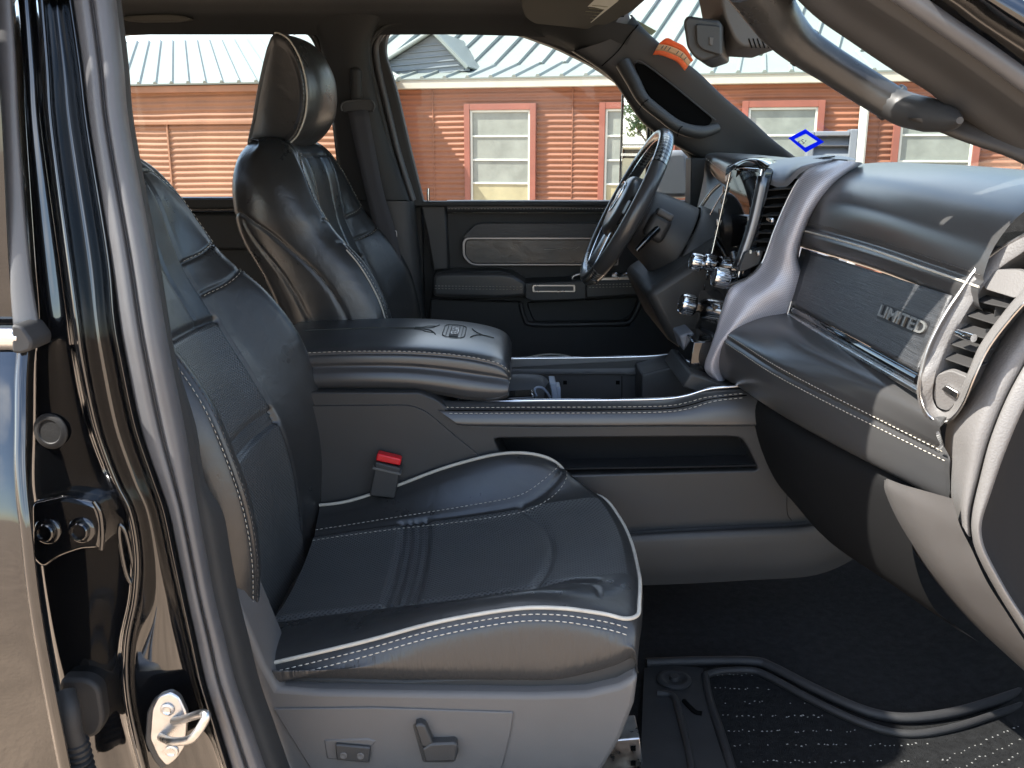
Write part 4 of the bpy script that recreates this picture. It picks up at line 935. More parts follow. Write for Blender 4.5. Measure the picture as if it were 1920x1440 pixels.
# leather ledge with two rows of stitches below the bright rail
tp_ = [(800, 750), (870, 753), (1000, 753), (1150, 753), (1250, 751), (1290, 744), (1330, 735), (1400, 731), (1460, 731)]
bt_ = [(856, 795), (880, 797), (1000, 798), (1150, 798), (1250, 797), (1300, 797), (1360, 797), (1430, 796), (1480, 796)]
md_ = [((a[0] * .62 + b[0] * .38), a[1] * .62 + b[1] * .38) for a, b in zip(tp_, bt_)]
sheet('ledge', [UL(tp_, -.150), UL(tp_, -.172), UL([(x, y + 2) for x, y in md_], -.196), UL([(x, y - 2) for x, y in bt_], -.204), UL([(x, y + 1) for x, y in bt_], -.198)], M['leather_soft'], cs, 5, 5)
s1 = [(826, 763), (870, 764), (1000, 763.5), (1150, 763), (1250, 761), (1290, 754), (1330, 744), (1400, 737)]; s2 = [(842, 775), (870, 775), (1000, 774.5), (1150, 774), (1250, 772), (1295, 765), (1340, 752), (1400, 745)]
stitch('stitching', [crv(UL(s1, -.1925), 10), crv(UL(s2, -.2010), 10)], cs, .0060, .0032, .0008)
tube('seam', UL([((a[0] + b[0]) / 2, (a[1] + b[1]) / 2) for a, b in zip(s1, s2)], -.1965), .0010, M['black_hole'], cs, seg=5)
tube('bright_rail', UL([(912, 754), (1000, 751), (1150, 750), (1240, 748), (1285, 742), (1330, 729), (1385, 724)], -.166), .0032, M['chrome'], cs, seg=8)
tube('bright_rail', UL([(930, 673), (1000, 672), (1150, 670), (1230, 667), (1300, 659), (1330, 656)], .168), .0030, M['chrome'], cs, seg=8)
# bin: far wall, ledge, recessed wall, floor
sheet('bin_wall', [UL([(x, y, .165) for x, y in ((900, 674), (1000, 673), (1150, 671), (1240, 667), (1330, 657))], 0), UL([(x, y, .158) for x, y in ((900, 696), (1000, 696), (1150, 695), (1200, 692), (1340, 668))], 0), UL([(x, y, .145) for x, y in ((900, 701), (1000, 701), (1150, 701), (1205, 700), (1345, 674))], 0)], M['plastic_grey'], cs, 4, 4)
prism('bin_back', [(930, 690), (1300, 670), (1420, 690), (1420, 820), (930, 820)], .160, .175, M['plastic'], cs, bev=0)
for x in (1056, 1155): prism('clip_hole', [(x, 714), (x + 7, 714), (x + 7, 721), (x, 721)], .1585, .165, M['black_hole'], cs, bev=0)
tube('panel_gap', UL([(1166, 705), (1166, 760)], .1588), .0008, M['black_hole'], cs, n=2, seg=4)
prism('bin_end', [(1203, 702), (1350, 664), (1420, 664), (1420, 800), (1203, 800)], .05, .158, M['plastic'], cs, bev=.004)
z0 = 1.02
mesh('bin_floor', [(-.02, -.16, z0), (.45, -.16, z0), (.45, .16, z0), (-.02, .16, z0)], [(0, 1, 2, 3)], M['plastic'], cs, smooth=False)
mesh('bin_side', [U(880, 754, -.160), U(1420, 740, -.160), U(1420, 740, -.160) - Vector((0, 0, .05)), U(880, 754, -.160) - Vector((0, 0, .05))], [(0, 1, 2, 3)], M['plastic'], cs, smooth=False)
# cup holder with its spring arm
sheet('cup_holder', [UL(r, 0) for r in ([(925, 702, .12), (980, 701, .12), (1016, 704, .12), (1030, 716, .11)], [(925, 716, .09), (980, 715, .09), (1008, 718, .09), (1022, 728, .08)], [(925, 760, .06), (980, 760, .06), (1006, 762, .06), (1018, 768, .05)])], M['plastic_grey'], cs, 5, 5)
tube('cup_arm', UL([(1006, 744, -.02), (1002, 733, -.01), (1006, 727, 0), (1018, 728, .0), (1030, 742, -.01), (1038, 756, -.03)], 0), .0028, M['clip'], cs, seg=8)
prism('cup_clip', [(1030, 718), (1042, 718), (1044, 726), (1048, 752), (1036, 756), (1034, 734)], -.03, .03, M['clip'], cs, bev=.002)
prism('cup_clip', [(1042, 726), (1051, 726), (1052, 754), (1044, 756)], -.025, .02, M['clip'], cs, bev=.002)
prism('cup_trim', [(905, 752), (950, 745), (1000, 742), (1005, 748), (960, 756), (912, 758)], -.150, -.10, M['gloss'], cs, bev=.003)

# padded lid
xl = [-.46, -.40, -.30, -.20, -.13, -.08, -.04, -.018, -.006, -.001]
zt_ = [1.250, 1.254, 1.258, 1.258, 1.254, 1.248, 1.239, 1.230, 1.218, 1.205]
zb_ = [1.180, 1.180, 1.181, 1.179, 1.170, 1.161, 1.158, 1.160, 1.168, 1.185]
rows = []
for k, (x, a, b) in enumerate(zip(xl, zt_, zb_)):
    h = a - b; w_ = .176 if k < 6 else .176 - (k - 5) * .0035 - (.006 if k == 9 else 0)
    half = [(0, a + .007), (.07, a + .0065), (.13, a + .003), (w_ - .018, a - .002), (w_ - .009, a - .008), (w_ - .006, a - h * .30), (w_ - .008, a - h * .42), (w_ + .001, a - h * .58), (w_ + .003, a - h * .78), (w_ - .006, b + .004), (w_ - .03, b - .002), (0, b - .004)]
    fx = [0, 0, 0, 0, 0, -.002, -.004, -.006, -.012, -.022, -.03, -.03] if k == 9 else [0] * 12
    full = [(u, z, dx) for (u, z), dx in zip(half, fx)]; full += [(-u, z, dx) for u, z, dx in full[-2:0:-1]]
    rows.append([(x + dx, u, z) for u, z, dx in full])
SL = Surf(rows, 10, 12, True); SL.sign = 1
if SL.Nm[40, 0][2] < 0: SL.sign = -1
cu1 = [[(t, 22 - 4.0) for t in (0, 2, 4, 6, 8, 9)], [(t, 4.0) for t in (0, 2, 4, 6, 8, 9)]]
SL.groove([SL.curve(c) for c in cu1], .0030, .0032)
lid = SL.build('lid', [M['leather_soft']], cs)
bm = bmesh.new(); bm.from_mesh(lid.data); bmesh.ops.holes_fill(bm, edges=[e for e in bm.edges if e.is_boundary]); bm.to_mesh(lid.data); bm.free()
stitch('stitching', [SL.curve([(t, 22 - 3.55) for t in (0, 2, 4, 6, 8, 8.6)], .0006)], cs, .0055, .0035, .0007)
stitch('stitching', [SL.curve([(8.55, c) for c in (22 - 4.5, 22 - 6, 22 - 8, 22 - 9.2)], .0006)], cs, .005, .004, .0007)
# embossed crest and lettering on the lid
def lidp(x, y): 
    return Vector((x, y, float(np.interp(x, xl, zt_)) + .0079 - .10 * abs(y) ** 1.9 + .0006))
def ltube(nm, pts, r, m='ink'): tube(nm, [lidp(a, b) for a, b in pts], r, M[m], cs, seg=5, n=5)
plate('crest_plate', rnd([lidp(-.124, .055), lidp(-.106, .055), lidp(-.106, -.055), lidp(-.124, -.055)], .004), (0, 0, .0008), M['thread_dark'], cs)
text('lettering', 'LIMITED', lidp(-.115, 0) + Vector((0, 0, .0012)), (0, -1, 0), (1, 0, 0), .022, M['emblem'], cs, ext=.0003, bold=0)
for q in (-.137, -.094): ltube('crest_line', [(q + (.006 if q < -.11 else -.006), .062), (q, .045), (q, 0), (q, -.045), (q + (.006 if q < -.11 else -.006), -.062)], .0009)
for q in (-.130, -.100): ltube('crest_line', [(q, .055), (q, 0), (q, -.055)], .0006)
for s_ in (1, -1): ltube('crest_line', [(-.131, .062 * s_), (-.115, .068 * s_), (-.100, .062 * s_)], .0007)
for s_ in (1, -1):
    ltube('crest_scroll', [(-.150, .05 * s_), (-.156, .03 * s_), (-.166, .012 * s_), (-.195, .003 * s_), (-.235, .001 * s_)], .0009)
    ltube('crest_scroll', [(-.082, .045 * s_), (-.078, .03 * s_), (-.070, .012 * s_), (-.062, .004 * s_)], .0009)
    ltube('crest_scroll', [(-.154, .034 * s_), (-.172, .028 * s_), (-.180, .015 * s_), (-.196, .010 * s_)], .0007)
ltube('crest_scroll', [(-.066, 0), (-.05, 0), (-.036, 0)], .0010); ltube('crest_scroll', [(-.19, 0), (-.28, 0), (-.42, 0)], .0008)
prism('lid_hinge', [(540, 728), (800, 735), (830, 752), (800, 760), (540, 760)], -.165, .165, M['plastic'], cs, bev=.004)
# ------------------------------------------------------------------ dashboard
ds = part('dashboard', 'black leather dashboard with stitched pads, vents and trim panel')
# stations along the dash, far to near, passenger side
ST = [-.06, -.15, -.30, -.45, -.60, -.70, -.745]
def lerp_tab(y, tab): return np.array([np.interp(-y, [-t[0] for t in tab], [t[1][k] for t in tab]) for k in range(2)])
# upper pad: from the glass over the crest to the seam and under the lip (x, z)
UP = {'glass': [(-.06, (.99, 1.545)), (-.4, (.93, 1.545)), (-.745, (.80, 1.54))],
      'back': [(-.06, (.90, 1.575)), (-.4, (.86, 1.575)), (-.745, (.76, 1.563))],
      'crest': [(-.06, (.72, 1.592)), (-.4, (.72, 1.590)), (-.745, (.675, 1.575))],
      'brow': [(-.06, (.60, 1.578)), (-.4, (.605, 1.574)), (-.745, (.605, 1.552))],
      'face': [(-.06, (.550, 1.535)), (-.4, (.555, 1.530)), (-.745, (.570, 1.510))],
      'seam': [(-.06, (.532, 1.480)), (-.4, (.545, 1.478)), (-.745, (.558, 1.465))],
      'lip': [(-.06, (.526, 1.462)), (-.4, (.540, 1.460)), (-.745, (.556, 1.448))],
      'under': [(-.06, (.535, 1.440)), (-.4, (.550, 1.440)), (-.745, (.564, 1.430))],
      'back2': [(-.06, (.580, 1.430)), (-.4, (.590, 1.430)), (-.745, (.590, 1.425))]}
keys = list(UP)
rows = []
for y in ST: rows.append([(lerp_tab(y, UP[k])[0], y, lerp_tab(y, UP[k])[1]) for k in keys])
SU = Surf(rows, 12, 12, False); SU.sign = 1
if SU.Nm[30, 3 * 12][2] < 0: SU.sign = -1
SU.groove([SU.curve([(t, 5.0) for t in (0, 2, 4, 6)])], .0030, .0030)
SU.build('upper_pad', [M['leather_soft']], ds)
stitch('stitching', [SU.curve([(t, 4.82) for t in np.linspace(.6, 6, 9)], .0006)], ds, .0045, .0030, .0006, mat=M['thread_dark'])
tube('bright_line', SU.curve([(t, 5.3) for t in np.linspace(.8, 6, 9)], .0008), .0016, M['piping'], ds, n=1, seg=6)
# woven trim panel with the name badge, between two metal strips
def quad4(y0, a0, b0, y1, a1, b1): return [Vector((a0[0], y0, a0[1])), Vector((a1[0], y1, a1[1])), Vector((b1[0], y1, b1[1])), Vector((b0[0], y0, b0[1]))]
def tr(y, t):     # t 0 top .. 1 bottom
    return Vector((np.interp(-y, [.14, .745], [.540, .560]) + t * np.interp(-y, [.14, .745], [-.022, -.034]) - .010 * math.sin(math.pi * t) * 0, y, 1.437 + (1.338 - 1.437) * t))
sheet('trim_panel', [[tr(y, t) for y in (-.150, -.3, -.5, -.62, -.685)] for t in (0, .33, .66, 1)], M['linen_trim'], ds, 5, 5, thick=.006)
sheet('trim_end', [[tr(y, t) + Vector((.002, 0, 0)) for y in (-.108, -.125, -.149)] for t in (0, .5, 1)], M['linen_trim'], ds, 3, 4, thick=.004)
tube('trim_gap', [tr(-.150, 0), tr(-.150, .5), tr(-.150, 1.05)], .0012, M['satin'], ds, seg=5, n=3)
sheet('dark_strip', [[tr(y, 1.0) + Vector((dx, 0, dz)) for y in (-.150, -.3, -.5, -.62, -.68)] for dx, dz in ((-.001, -.001), (-.006, -.009), (-.004, -.018))], M['gloss'], ds, 4, 4)
tube('bright_strip', [tr(y, 1.0) + Vector((-.006, 0, -.020)) for y in (-.152, -.3, -.5, -.70)], .0050, M['satin'], ds, seg=10)
tube('thin_strip', [tr(y, 1.0) + Vector((-.0035, 0, -.003)) for y in (-.152, -.3, -.5, -.70)], .0010, M['satin'], ds, seg=6)
rbox('trim_button', tr(-.118, 1.06) + Vector((-.003, 0, .006)), (.008, .030, .014), M['gloss'], ds, .002)
tube('button_rim', [tr(-.150, .93) + Vector((-.006, 0, .0)), tr(-.150, 1.25) + Vector((-.006, 0, 0))], .0022, M['satin'], ds, n=2)
bc = tr(-.59, .47) + Vector((-.0075, 0, 0)); bx = tr(-.65, .5) - tr(-.5, .5); by = tr(-.575, 0) - tr(-.575, 1)
text('lettering', 'LIMITED', bc, bx, by, .0235, M['badge'], ds, ext=.0014, bold=.0004, sx=1.75)
bxn, byn = bx.normalized(), by.normalized(); nn = bxn.cross(byn)
plate('badge_plate', rnd([bc - nn * .0010 + bxn * a + byn * b for a, b in ((-.076, -.0115), (.076, -.0115), (.076, .0115), (-.076, .0115))], .004), -nn * .002, M['badge_black'], ds)
# lower leather pad
LP = {'in': [(-.10, (.512, 1.322)), (-.4, (.512, 1.318)), (-.735, (.545, 1.305))],
      'top': [(-.10, (.462, 1.312)), (-.4, (.470, 1.308)), (-.735, (.528, 1.290))],
      'crest': [(-.10, (.415, 1.290)), (-.4, (.447, 1.284)), (-.735, (.535, 1.262))],
      'stitch': [(-.10, (.398, 1.272)), (-.4, (.440, 1.262)), (-.735, (.545, 1.243))],
      'face': [(-.10, (.392, 1.240)), (-.4, (.438, 1.230)), (-.735, (.548, 1.215))],
      'low': [(-.10, (.400, 1.200)), (-.4, (.448, 1.195)), (-.735, (.552, 1.186))],
      'bot': [(-.10, (.420, 1.186)), (-.4, (.470, 1.180)), (-.735, (.566, 1.174))],
      'in2': [(-.10, (.50, 1.18)), (-.4, (.53, 1.172)), (-.735, (.60, 1.166))]}
kl = list(LP); LS = [-.082, -.085, -.10, -.2, -.35, -.5, -.62, -.69, -.73, -.748]
cen = lambda y: np.mean([lerp_tab(y, LP[k]) for k in kl], 0)
rows = []
for i, y in enumerate(LS):
    k_ = {0: .55, 1: .86}.get(i, 1.0); c = cen(y)
    rows.append([(c[0] + (lerp_tab(y, LP[k])[0] - c[0]) * k_, y, c[1] + (lerp_tab(y, LP[k])[1] - c[1]) * k_) for k in kl])
SP = Surf(rows, 12, 12, False); SP.sign = 1
if SP.Nm[50, 12][2] < 0: SP.sign = -1
SP.groove([SP.curve([(t, 3.0) for t in (1.6, 3, 5, 7, 8.6)])], .0030, .0032)
lp_ = SP.build('lower_pad', [M['leather_soft']], ds)
bm = bmesh.new(); bm.from_mesh(lp_.data); bmesh.ops.holes_fill(bm, edges=[e for e in bm.edges if e.is_boundary]); bm.to_mesh(lp_.data); bm.free()
stitch('stitching', [SP.curve([(t, c) for t in np.linspace(1.8, 8.6, 12)], .0007) for c in (2.72, 3.26)], ds, .0052, .0030, .0007)
stitch('stitching', [SP.curve([(1.7, 2.8), (1.35, 3.4), (1.25, 4.2), (1.3, 5.2)], .0006)], ds, .0052, .0030, .0007)
# glove box below it, the shade under the pad put into its colour
GB = [(-.10, [(.46, 1.19), (.435, 1.15), (.455, 1.08), (.50, 1.00), (.56, .95)]), (-.4, [(.50, 1.185), (.47, 1.15), (.485, 1.06), (.525, .985), (.60, .94)]), (-.74, [(.575, 1.18), (.565, 1.15), (.58, 1.06), (.62, .985), (.68, .94)])]
rows = []
for y in (-.10, -.25, -.40, -.54, -.66):
    rows.append([(np.interp(-y, [.10, .4, .74], [g_[1][k][0] for g_ in GB]), y, np.interp(-y, [.10, .4, .74], [g_[1][k][1] for g_ in GB])) for k in range(5)])
sheet('glove_box', rows, M['glove_shade'], ds, 6, 6)
tube('glove_handle', UL([(1478, 786, -.24), (1500, 806, -.26), (1514, 822, -.28), (1526, 842, -.30), (1518, 838, -.30), (1500, 818, -.275)], 0), .0022, M['plastic_grey'], ds, closed=True, seg=6)
tube('glove_gap', UL([(1510, 790, -.27), (1560, 830, -.33), (1640, 888, -.42)], 0), .0010, M['plastic_grey'], ds, seg=5)

# dash end: grained plastic cheek and the kick trim below it
rowsL = [(1990, 500), (1905, 600), (1850, 690), (1806, 788), (1796, 858), (1788, 930), (1790, 972), (1700, 930), (1655, 902)]
rowsR = [(2010, 560), (1950, 640), (1896, 730), (1858, 820), (1836, 900), (1822, 960), (1822, 1005), (1838, 1052), (1880, 1128)]
sheet('dash_end', [UL([(x - k_, y - 2, -.70) for (x, y), k_ in zip(rowsL[:7], (28, 28, 28, 28, 24, 12, 0))], 0), UL([(x - k_, y, -.742) for (x, y), k_ in zip(rowsL[:7], (10, 10, 10, 12, 12, 6, 0))], 0), UL([(x + 6, y + 2, -.775) for x, y in rowsL[:7]], 0), UL([((a[0] + b[0]) / 2, (a[1] + b[1]) / 2, -.800) for a, b in zip(rowsL[:7], rowsR[:7])], 0), UL([(x - 6, y, -.806) for x, y in rowsR[:7]], 0), UL([(x, y, -.795) for x, y in rowsR[:7]], 0)], M['plastic_dash'], ds, 6, 6)
kickL = [(1662, 900), (1664, 925), (1690, 985), (1735, 1058), (1790, 1128), (1850, 1190), (1960, 1290)]
kickR = [(1786, 935), (1800, 985), (1822, 1030), (1850, 1090), (1888, 1150), (1930, 1215), (2010, 1330)]
def mixk(t): return [(a[0] * (1 - t) + b[0] * t, a[1] * (1 - t) + b[1] * t) for a, b in zip(kickL, kickR)]
sheet('kick_trim', [UL([(x - 4, y) for x, y in kickL], -.60), UL(kickL, -.66), UL([(x + 2, y - 2) for x, y in kickL], -.70), UL(mixk(.25), -.735), UL(mixk(.6), -.765), UL(mixk(.9), -.790), UL(kickR, -.798)], M['plastic_grey'], ds, 6, 6)
rbox('end_filler', (.585, -.735, 1.262), (.05, .05, .085), M['plastic_dash'], ds, .01)
# pale grained edge strip against the door opening, then the body
stripL = [(2010, 560), (1950, 640), (1896, 730), (1858, 820), (1836, 900), (1822, 962), (1822, 1005), (1838, 1052), (1880, 1128), (1930, 1205), (1990, 1300)]
stripR = [(2030, 610), (1962, 690), (1920, 765), (1884, 850), (1858, 925), (1842, 975), (1842, 1010), (1856, 1048), (1896, 1120), (1946, 1195), (2000, 1285)]
sheet('edge_strip', [UL(stripL, -.797), UL([(x + 3, y) for x, y in stripL], -.812), UL([(x - 5, y) for x, y in stripR], -.822), UL(stripR, -.812)], M['plastic_dash'], ds, 5, 5)
sheet('hinge_pillar', [UL([(x - 1, y) for x, y in stripR], -.812), UL([(x + 30, y + 8) for x, y in stripR], -.80), UL([(x + 160, y + 30) for x, y in stripR], -.80), UL([(x + 420, y + 60) for x, y in stripR], -.82)], M['shade_and_pillar_black'], ds, 4, 4)

# near vent
vo = [(1990, 400), (1920, 437), (1870, 465), (1827, 502), (1798, 544), (1766, 592), (1736, 652), (1722, 705), (1719, 738), (1728, 770), (1745, 790), (1768, 797), (1790, 785), (1811, 752), (1832, 700), (1858, 648), (1906, 587), (1990, 490)]
def vy(px): return float(np.interp(px, [1720, 1820, 1990], [-.705, -.752, -.80]))
def vpt(px, py, d=0):
    # the vent leans: left edge lies deeper in the cab than the right edge
    t = (px - np.interp(py, [440, 530, 710, 790], [1880, 1815, 1722, 1745])) / 90
    return U(px, py, -.712 - .075 * max(0, min(1.4, t)) + d)
inn = [(1960, 446), (1910, 478), (1868, 508), (1838, 545), (1808, 592), (1778, 645), (1756, 704), (1748, 740), (1756, 766), (1770, 774), (1784, 766), (1798, 738), (1818, 690), (1838, 645), (1884, 582), (1960, 488)]
lo_o = resample(crv([(x, y, 0) for x, y in vo], 6, True), 72, True); lo_i = resample(crv([(x, y, 0) for x, y in inn], 6, True), 72, True)
def align(a_, b_):
    k = int(np.argmin(((a_[:, None] - b_[None, 0]) ** 2).sum(2)[:, 0])); a_ = np.roll(a_, -k, 0)
    if ((np.roll(a_, -1, 0) - a_) * (np.roll(b_, -1, 0) - b_)).sum() < 0: a_ = np.roll(a_[::-1], 1, 0)
    return a_
lo_o = align(lo_o, lo_i)[:, :2]; lo_i = lo_i[:, :2]
mixl = lambda t: [(a_[0] * (1 - t) + b_[0] * t, a_[1] * (1 - t) + b_[1] * t) for a_, b_ in zip(lo_o, lo_i)]
bz = [[vpt(x, y, .022) for x, y in lo_o], [vpt(x, y, -.004) for x, y in lo_o], [vpt(x, y, -.011) for x, y in mixl(.14)], [vpt(x, y, -.009) for x, y in mixl(.32)], [vpt(x, y, -.001) for x, y in mixl(.85)], [vpt(x, y, .003) for x, y in mixl(1.0)], [vpt(x, y, .05) + Vector((.045, 0, 0)) for x, y in mixl(1.02)]]
G_ = np.array([A(r_) for r_ in bz]); mesh('vent_bezel', G_.reshape(-1, 3), gridfaces(7, 72, True), M['plastic_dash'], ds, sharp=50)
tube('vent_bright_edge', [vpt(x, y, -.0115) for x, y in mixl(.12)], .0016, M['satin'], ds, closed=True, n=1, seg=6)
plate('vent_throat', [vpt(x, y, .05) + Vector((.046, 0, 0)) for x, y in mixl(1.0)], (.01, .0, 0), M['black_hole'], ds)
# slats, each a tilted blade
for (x0, y0, x1, y1) in ((1830, 566, 1890, 578), (1812, 592, 1870, 610), (1794, 620, 1852, 637), (1782, 646, 1838, 664), (1768, 672, 1826, 692)):
    a, b = vpt(x0 - 6, y0 - 2, .010), vpt(x1, y1, .012); dn = Vector((.018, .003, .006))
    o = mesh('slat', [a, b, b + dn, a + dn], [(0, 1, 2, 3)], M['pillar_grey'], ds, smooth=False)
    md_ = o.modifiers.new('t', 'SOLIDIFY'); md_.thickness = .0022; md_.offset = 0; bevel(o, .0008, 1)
for (x0, y0) in ((1866, 560), (1846, 600), (1828, 640), (1812, 672)):
    a = vpt(x0, y0, .012) + Vector((.02, 0, 0)); rbox('vane', a, (.018, .002, .030), M['plastic'], ds, 0)
plate('vent_cover', rnd([vpt(x, y, .002) for x, y in ((1838, 505), (1908, 506), (1945, 520), (1905, 560), (1846, 542))], .006), (.012, .010, .0), M['plastic_dash'], ds, bev=.003)
tube('vent_tab', [vpt(1796, 624, -.012), vpt(1812, 630, -.014), vpt(1826, 634, -.012)], [.0045, .0055, .005], M['chrome'], ds, seg=12)
plate('vent_foot', [vpt(x, y, .003) for x, y in rnd([(1757, 702), (1782, 694), (1816, 708), (1796, 752), (1778, 772), (1758, 766), (1749, 742)], 8)], (.01, .012, 0), M['plastic_dash'], ds, bev=.002)
plate('vent_wheel', [vpt(x, y, -.002) for x, y in rnd([(1764, 730), (1772, 722), (1798, 737), (1794, 750)], 4)], (.006, .006, 0), M['satin'], ds, bev=.0015)
plate('vent_mark', [vpt(x, y, .0022) for x, y in ((1756, 722), (1762, 722), (1760, 732), (1754, 732))], (.001, .001, 0), M['label_white'], ds)

# ------------------------------------------------------------------ centre stack
SB = part('center_stack', 'gloss black center stack with touchscreen, chrome knobs and carbon look cheek')
# cheek facing the passenger
ckR = [(1612, 304, -.16), (1570, 335, -.165), (1528, 385, -.16), (1505, 430, -.155), (1492, 480, -.15), (1500, 520, -.15), (1490, 560, -.15), (1476, 590, -.14), (1440, 605, -.13), (1400, 620, -.12), (1370, 645, -.11), (1352, 690, -.10), (1362, 720, -.10)]
ckL = [(1566, 300, -.11), (1516, 316, -.11), (1492, 345, -.105), (1470, 388, -.10), (1450, 436, -.10), (1428, 494, -.10), (1400, 522, -.10), (1370, 540, -.10), (1354, 580, -.10), (1342, 622, -.10), (1332, 652, -.10), (1321, 690, -.095), (1340, 716, -.09)]
mid1 = [(a[0] * .5 + b[0] * .5, a[1] * .5 + b[1] * .5, (a[2] + b[2]) / 2 - .022) for a, b in zip(ckL, ckR)]
md0 = [(a[0] * .85 + b[0] * .15, a[1] * .85 + b[1] * .15, a[2] - .014) for a, b in zip(ckL, ckR)]
sheet('cheek', [UL([(x, y, q + .04) for x, y, q in ckL], 0), UL(ckL, 0), UL(md0, 0), UL(mid1, 0), UL(ckR, 0), UL([(x + 6, y + 2, q + .05) for x, y, q in ckR], 0)], M['carbon_silver'], SB, 6, 5)
tube('cheek_edge', UL(ckL[1:7], 0), .0022, M['satin'], SB, seg=8)
tube('cheek_edge', UL([(1428, 494, -.102), (1412, 514, -.102), (1392, 526, -.10), (1368, 534, -.095)], 0), .0030, M['plastic'], SB, seg=8)
# carbon brow with the maker's name on top
sheet('top_brow', [UL(r, 0) for r in ([(1430, 340, -.03), (1470, 352, -.07), (1505, 322, -.11), (1560, 301, -.12)], [(1432, 326, -.03), (1470, 336, -.07), (1502, 312, -.11), (1565, 298, -.12)], [(1440, 314, .02), (1478, 312, -.02), (1520, 302, -.06), (1606, 300, -.12)], [(1450, 303, .10), (1500, 298, .06), (1550, 293, .02), (1590, 294, -.04)], [(1470, 297, .2), (1520, 292, .14), (1560, 291, .10), (1580, 293, .04)])], M['grey_blue'], SB, 5, 5)
text('lettering', 'RAM', U(1543, 299, -.02) + Vector((0, 0, .003)), (0, -1, .05), (1, 0, .12), .030, M['plastic'], SB, ext=.0015, bold=.001)
# vent column beside the screen
sheet('vent_back', [UL([(1430, 335, -.03), (1500, 335, -.06)], 0), UL([(1408, 420, -.03), (1470, 425, -.06)], 0), UL([(1376, 530, -.03), (1430, 500, -.06)], 0)], M['black_hole'], SB, 3, 4)
for k in range(8):
    t = k / 7; x0 = 1440 - 34 * t; y0 = 356 + 112 * t; x1 = 1490 - 46 * t; y1 = 352 + 118 * t
    a, b = U(x0, y0, -.055), U(x1, y1, -.098); dn = Vector((.020, 0, .006))
    o = mesh('slat', [a, b, b + dn, a + dn], [(0, 1, 2, 3)], M['plastic'], SB, smooth=False); md_ = o.modifiers.new('t', 'SOLIDIFY'); md_.thickness = .002
rbox('vent_tab', U(1444, 412, -.090), (.006, .034, .009), M['chrome'], SB, .002)
prism('vent_foot', rnd([(1398, 472), (1432, 470), (1424, 496), (1396, 508), (1384, 510)], 5), -.085, -.03, M['plastic'], SB, bev=.003)
rbox('vent_wheel', U(1420, 474, -.090), (.006, .022, .010), M['satin'], SB, .002)
rbox('vent_mark', U(1407, 472, -.088), (.003, .006, .006), M['label_white'], SB, 0)
sheet('column_strip', [UL([(1424, 330, -.058), (1430, 330, -.066), (1440, 336, -.066)], 0), UL([(1404, 420, -.058), (1410, 420, -.066), (1420, 424, -.066)], 0), UL([(1378, 500, -.058), (1384, 500, -.066), (1394, 502, -.066)], 0)], M['satin_dark'], SB, 4, 5, thick=.004)
# tall screen
scr = [U(1372, 318, .105), U(1425, 322, -.050), U(1384, 512, -.050), U(1328, 512, .105)]
scn = (scr[1] - scr[0]).cross(scr[3] - scr[0]).normalized()
if scn.x > 0: scn = -scn
plate('screen_housing', rnd([q - scn * .004 + (q - sum(scr, Vector()) / 4) * .10 for q in scr], .010), -scn * .02, M['gloss'], SB, bev=.004, seg=3)
plate('touchscreen', rnd(scr, .008), -scn * .006, M['screen'], SB, bev=.001)
tube('screen_rim', [q + scn * .0005 for q in rnd([c + (c - sum(scr, Vector()) / 4) * .05 for c in scr], .010)], .0020, M['chrome'], SB, closed=True, n=1, seg=8)
tube('screen_trim', [U(1432, 318, -.056) + scn * .004, U(1412, 410, -.056) + scn * .004, U(1388, 520, -.056) + scn * .004], .0034, M['chrome'], SB)
sheet('screen_cap', [UL(r, 0) for r in ([(1360, 330, .10), (1392, 306, .03), (1412, 305, -.02), (1432, 322, -.06)], [(1364, 312, .11), (1394, 298, .04), (1420, 298, -.03), (1440, 310, -.07)], [(1385, 304, .16), (1410, 296, .10), (1440, 296, .03), (1456, 304, -.02)])], M['gloss'], SB, 6, 5)
# button rows either side of the screen
for k in range(11):
    t = k / 10
    for (xa, ya, xb, yb, yy) in ((1362, 335, 1322, 540, .112), (1420, 345, 1380, 515, -.054)):
        rbox('button', U(xa + (xb - xa) * t, ya + (yb - ya) * t, yy) + scn * .0015, (.003, .005, .013), M['gloss' if k % 4 else 'satin'], SB, .0008)
# control panel under it with knobs
cp = [U(1312, 545, .10), U(1384, 535, -.075), U(1318, 712, -.075), U(1292, 700, .10)]
cn = (cp[1] - cp[0]).cross(cp[3] - cp[0]).normalized()
if cn.x > 0: cn = -cn
plate('control_panel', cp, -cn * .03, M['gloss'], SB, bev=.003)
for k in range(4):
    for j in range(2):
        c = cp[0].lerp(cp[3], .22 + .17 * k).lerp(cp[1].lerp(cp[2], .22 + .17 * k), .55 + .25 * j); rbox('button', c + cn * .002, (.004, .022, .014), M['gloss'], SB, .001)
def knob(px, py, y, r, h, m='chrome'):
    c = U(px, py, y); ax = Vector((-1, -.06, .22)).normalized()
    lathe('knob', [(r * .72, -h * .56), (r * .90, -h * .52), (r, -h * .40), (r * 1.0, h * .30), (r * .95, h * .44), (r * .84, h * .50), (r * .78, h * .47), (.001, h * .45)], c, ax, M[m], SB, 32, sharp=30)
    for j in range(24):
        a_ = 2 * math.pi * j / 24; q_ = ax.to_track_quat('Z', 'Y').to_matrix(); e_ = q_ @ Vector((math.cos(a_) * r * 1.005, math.sin(a_) * r * 1.005, 0))
        if e_.y < .004: tube('knurl', [c + e_ - ax * h * .36, c + e_ + ax * h * .27], .0007, M['satin'], SB, n=2, seg=4)
    rbox('knob_shaft', c - ax * h * .75, (h * .6, r * .9, r * .9), M['gloss'], SB, .003)
    return c
knob(1305, 491, .085, .0175, .024); knob(1330, 492, .070, .0165, .024)
knob(1351, 521, -.070, .0185, .031)
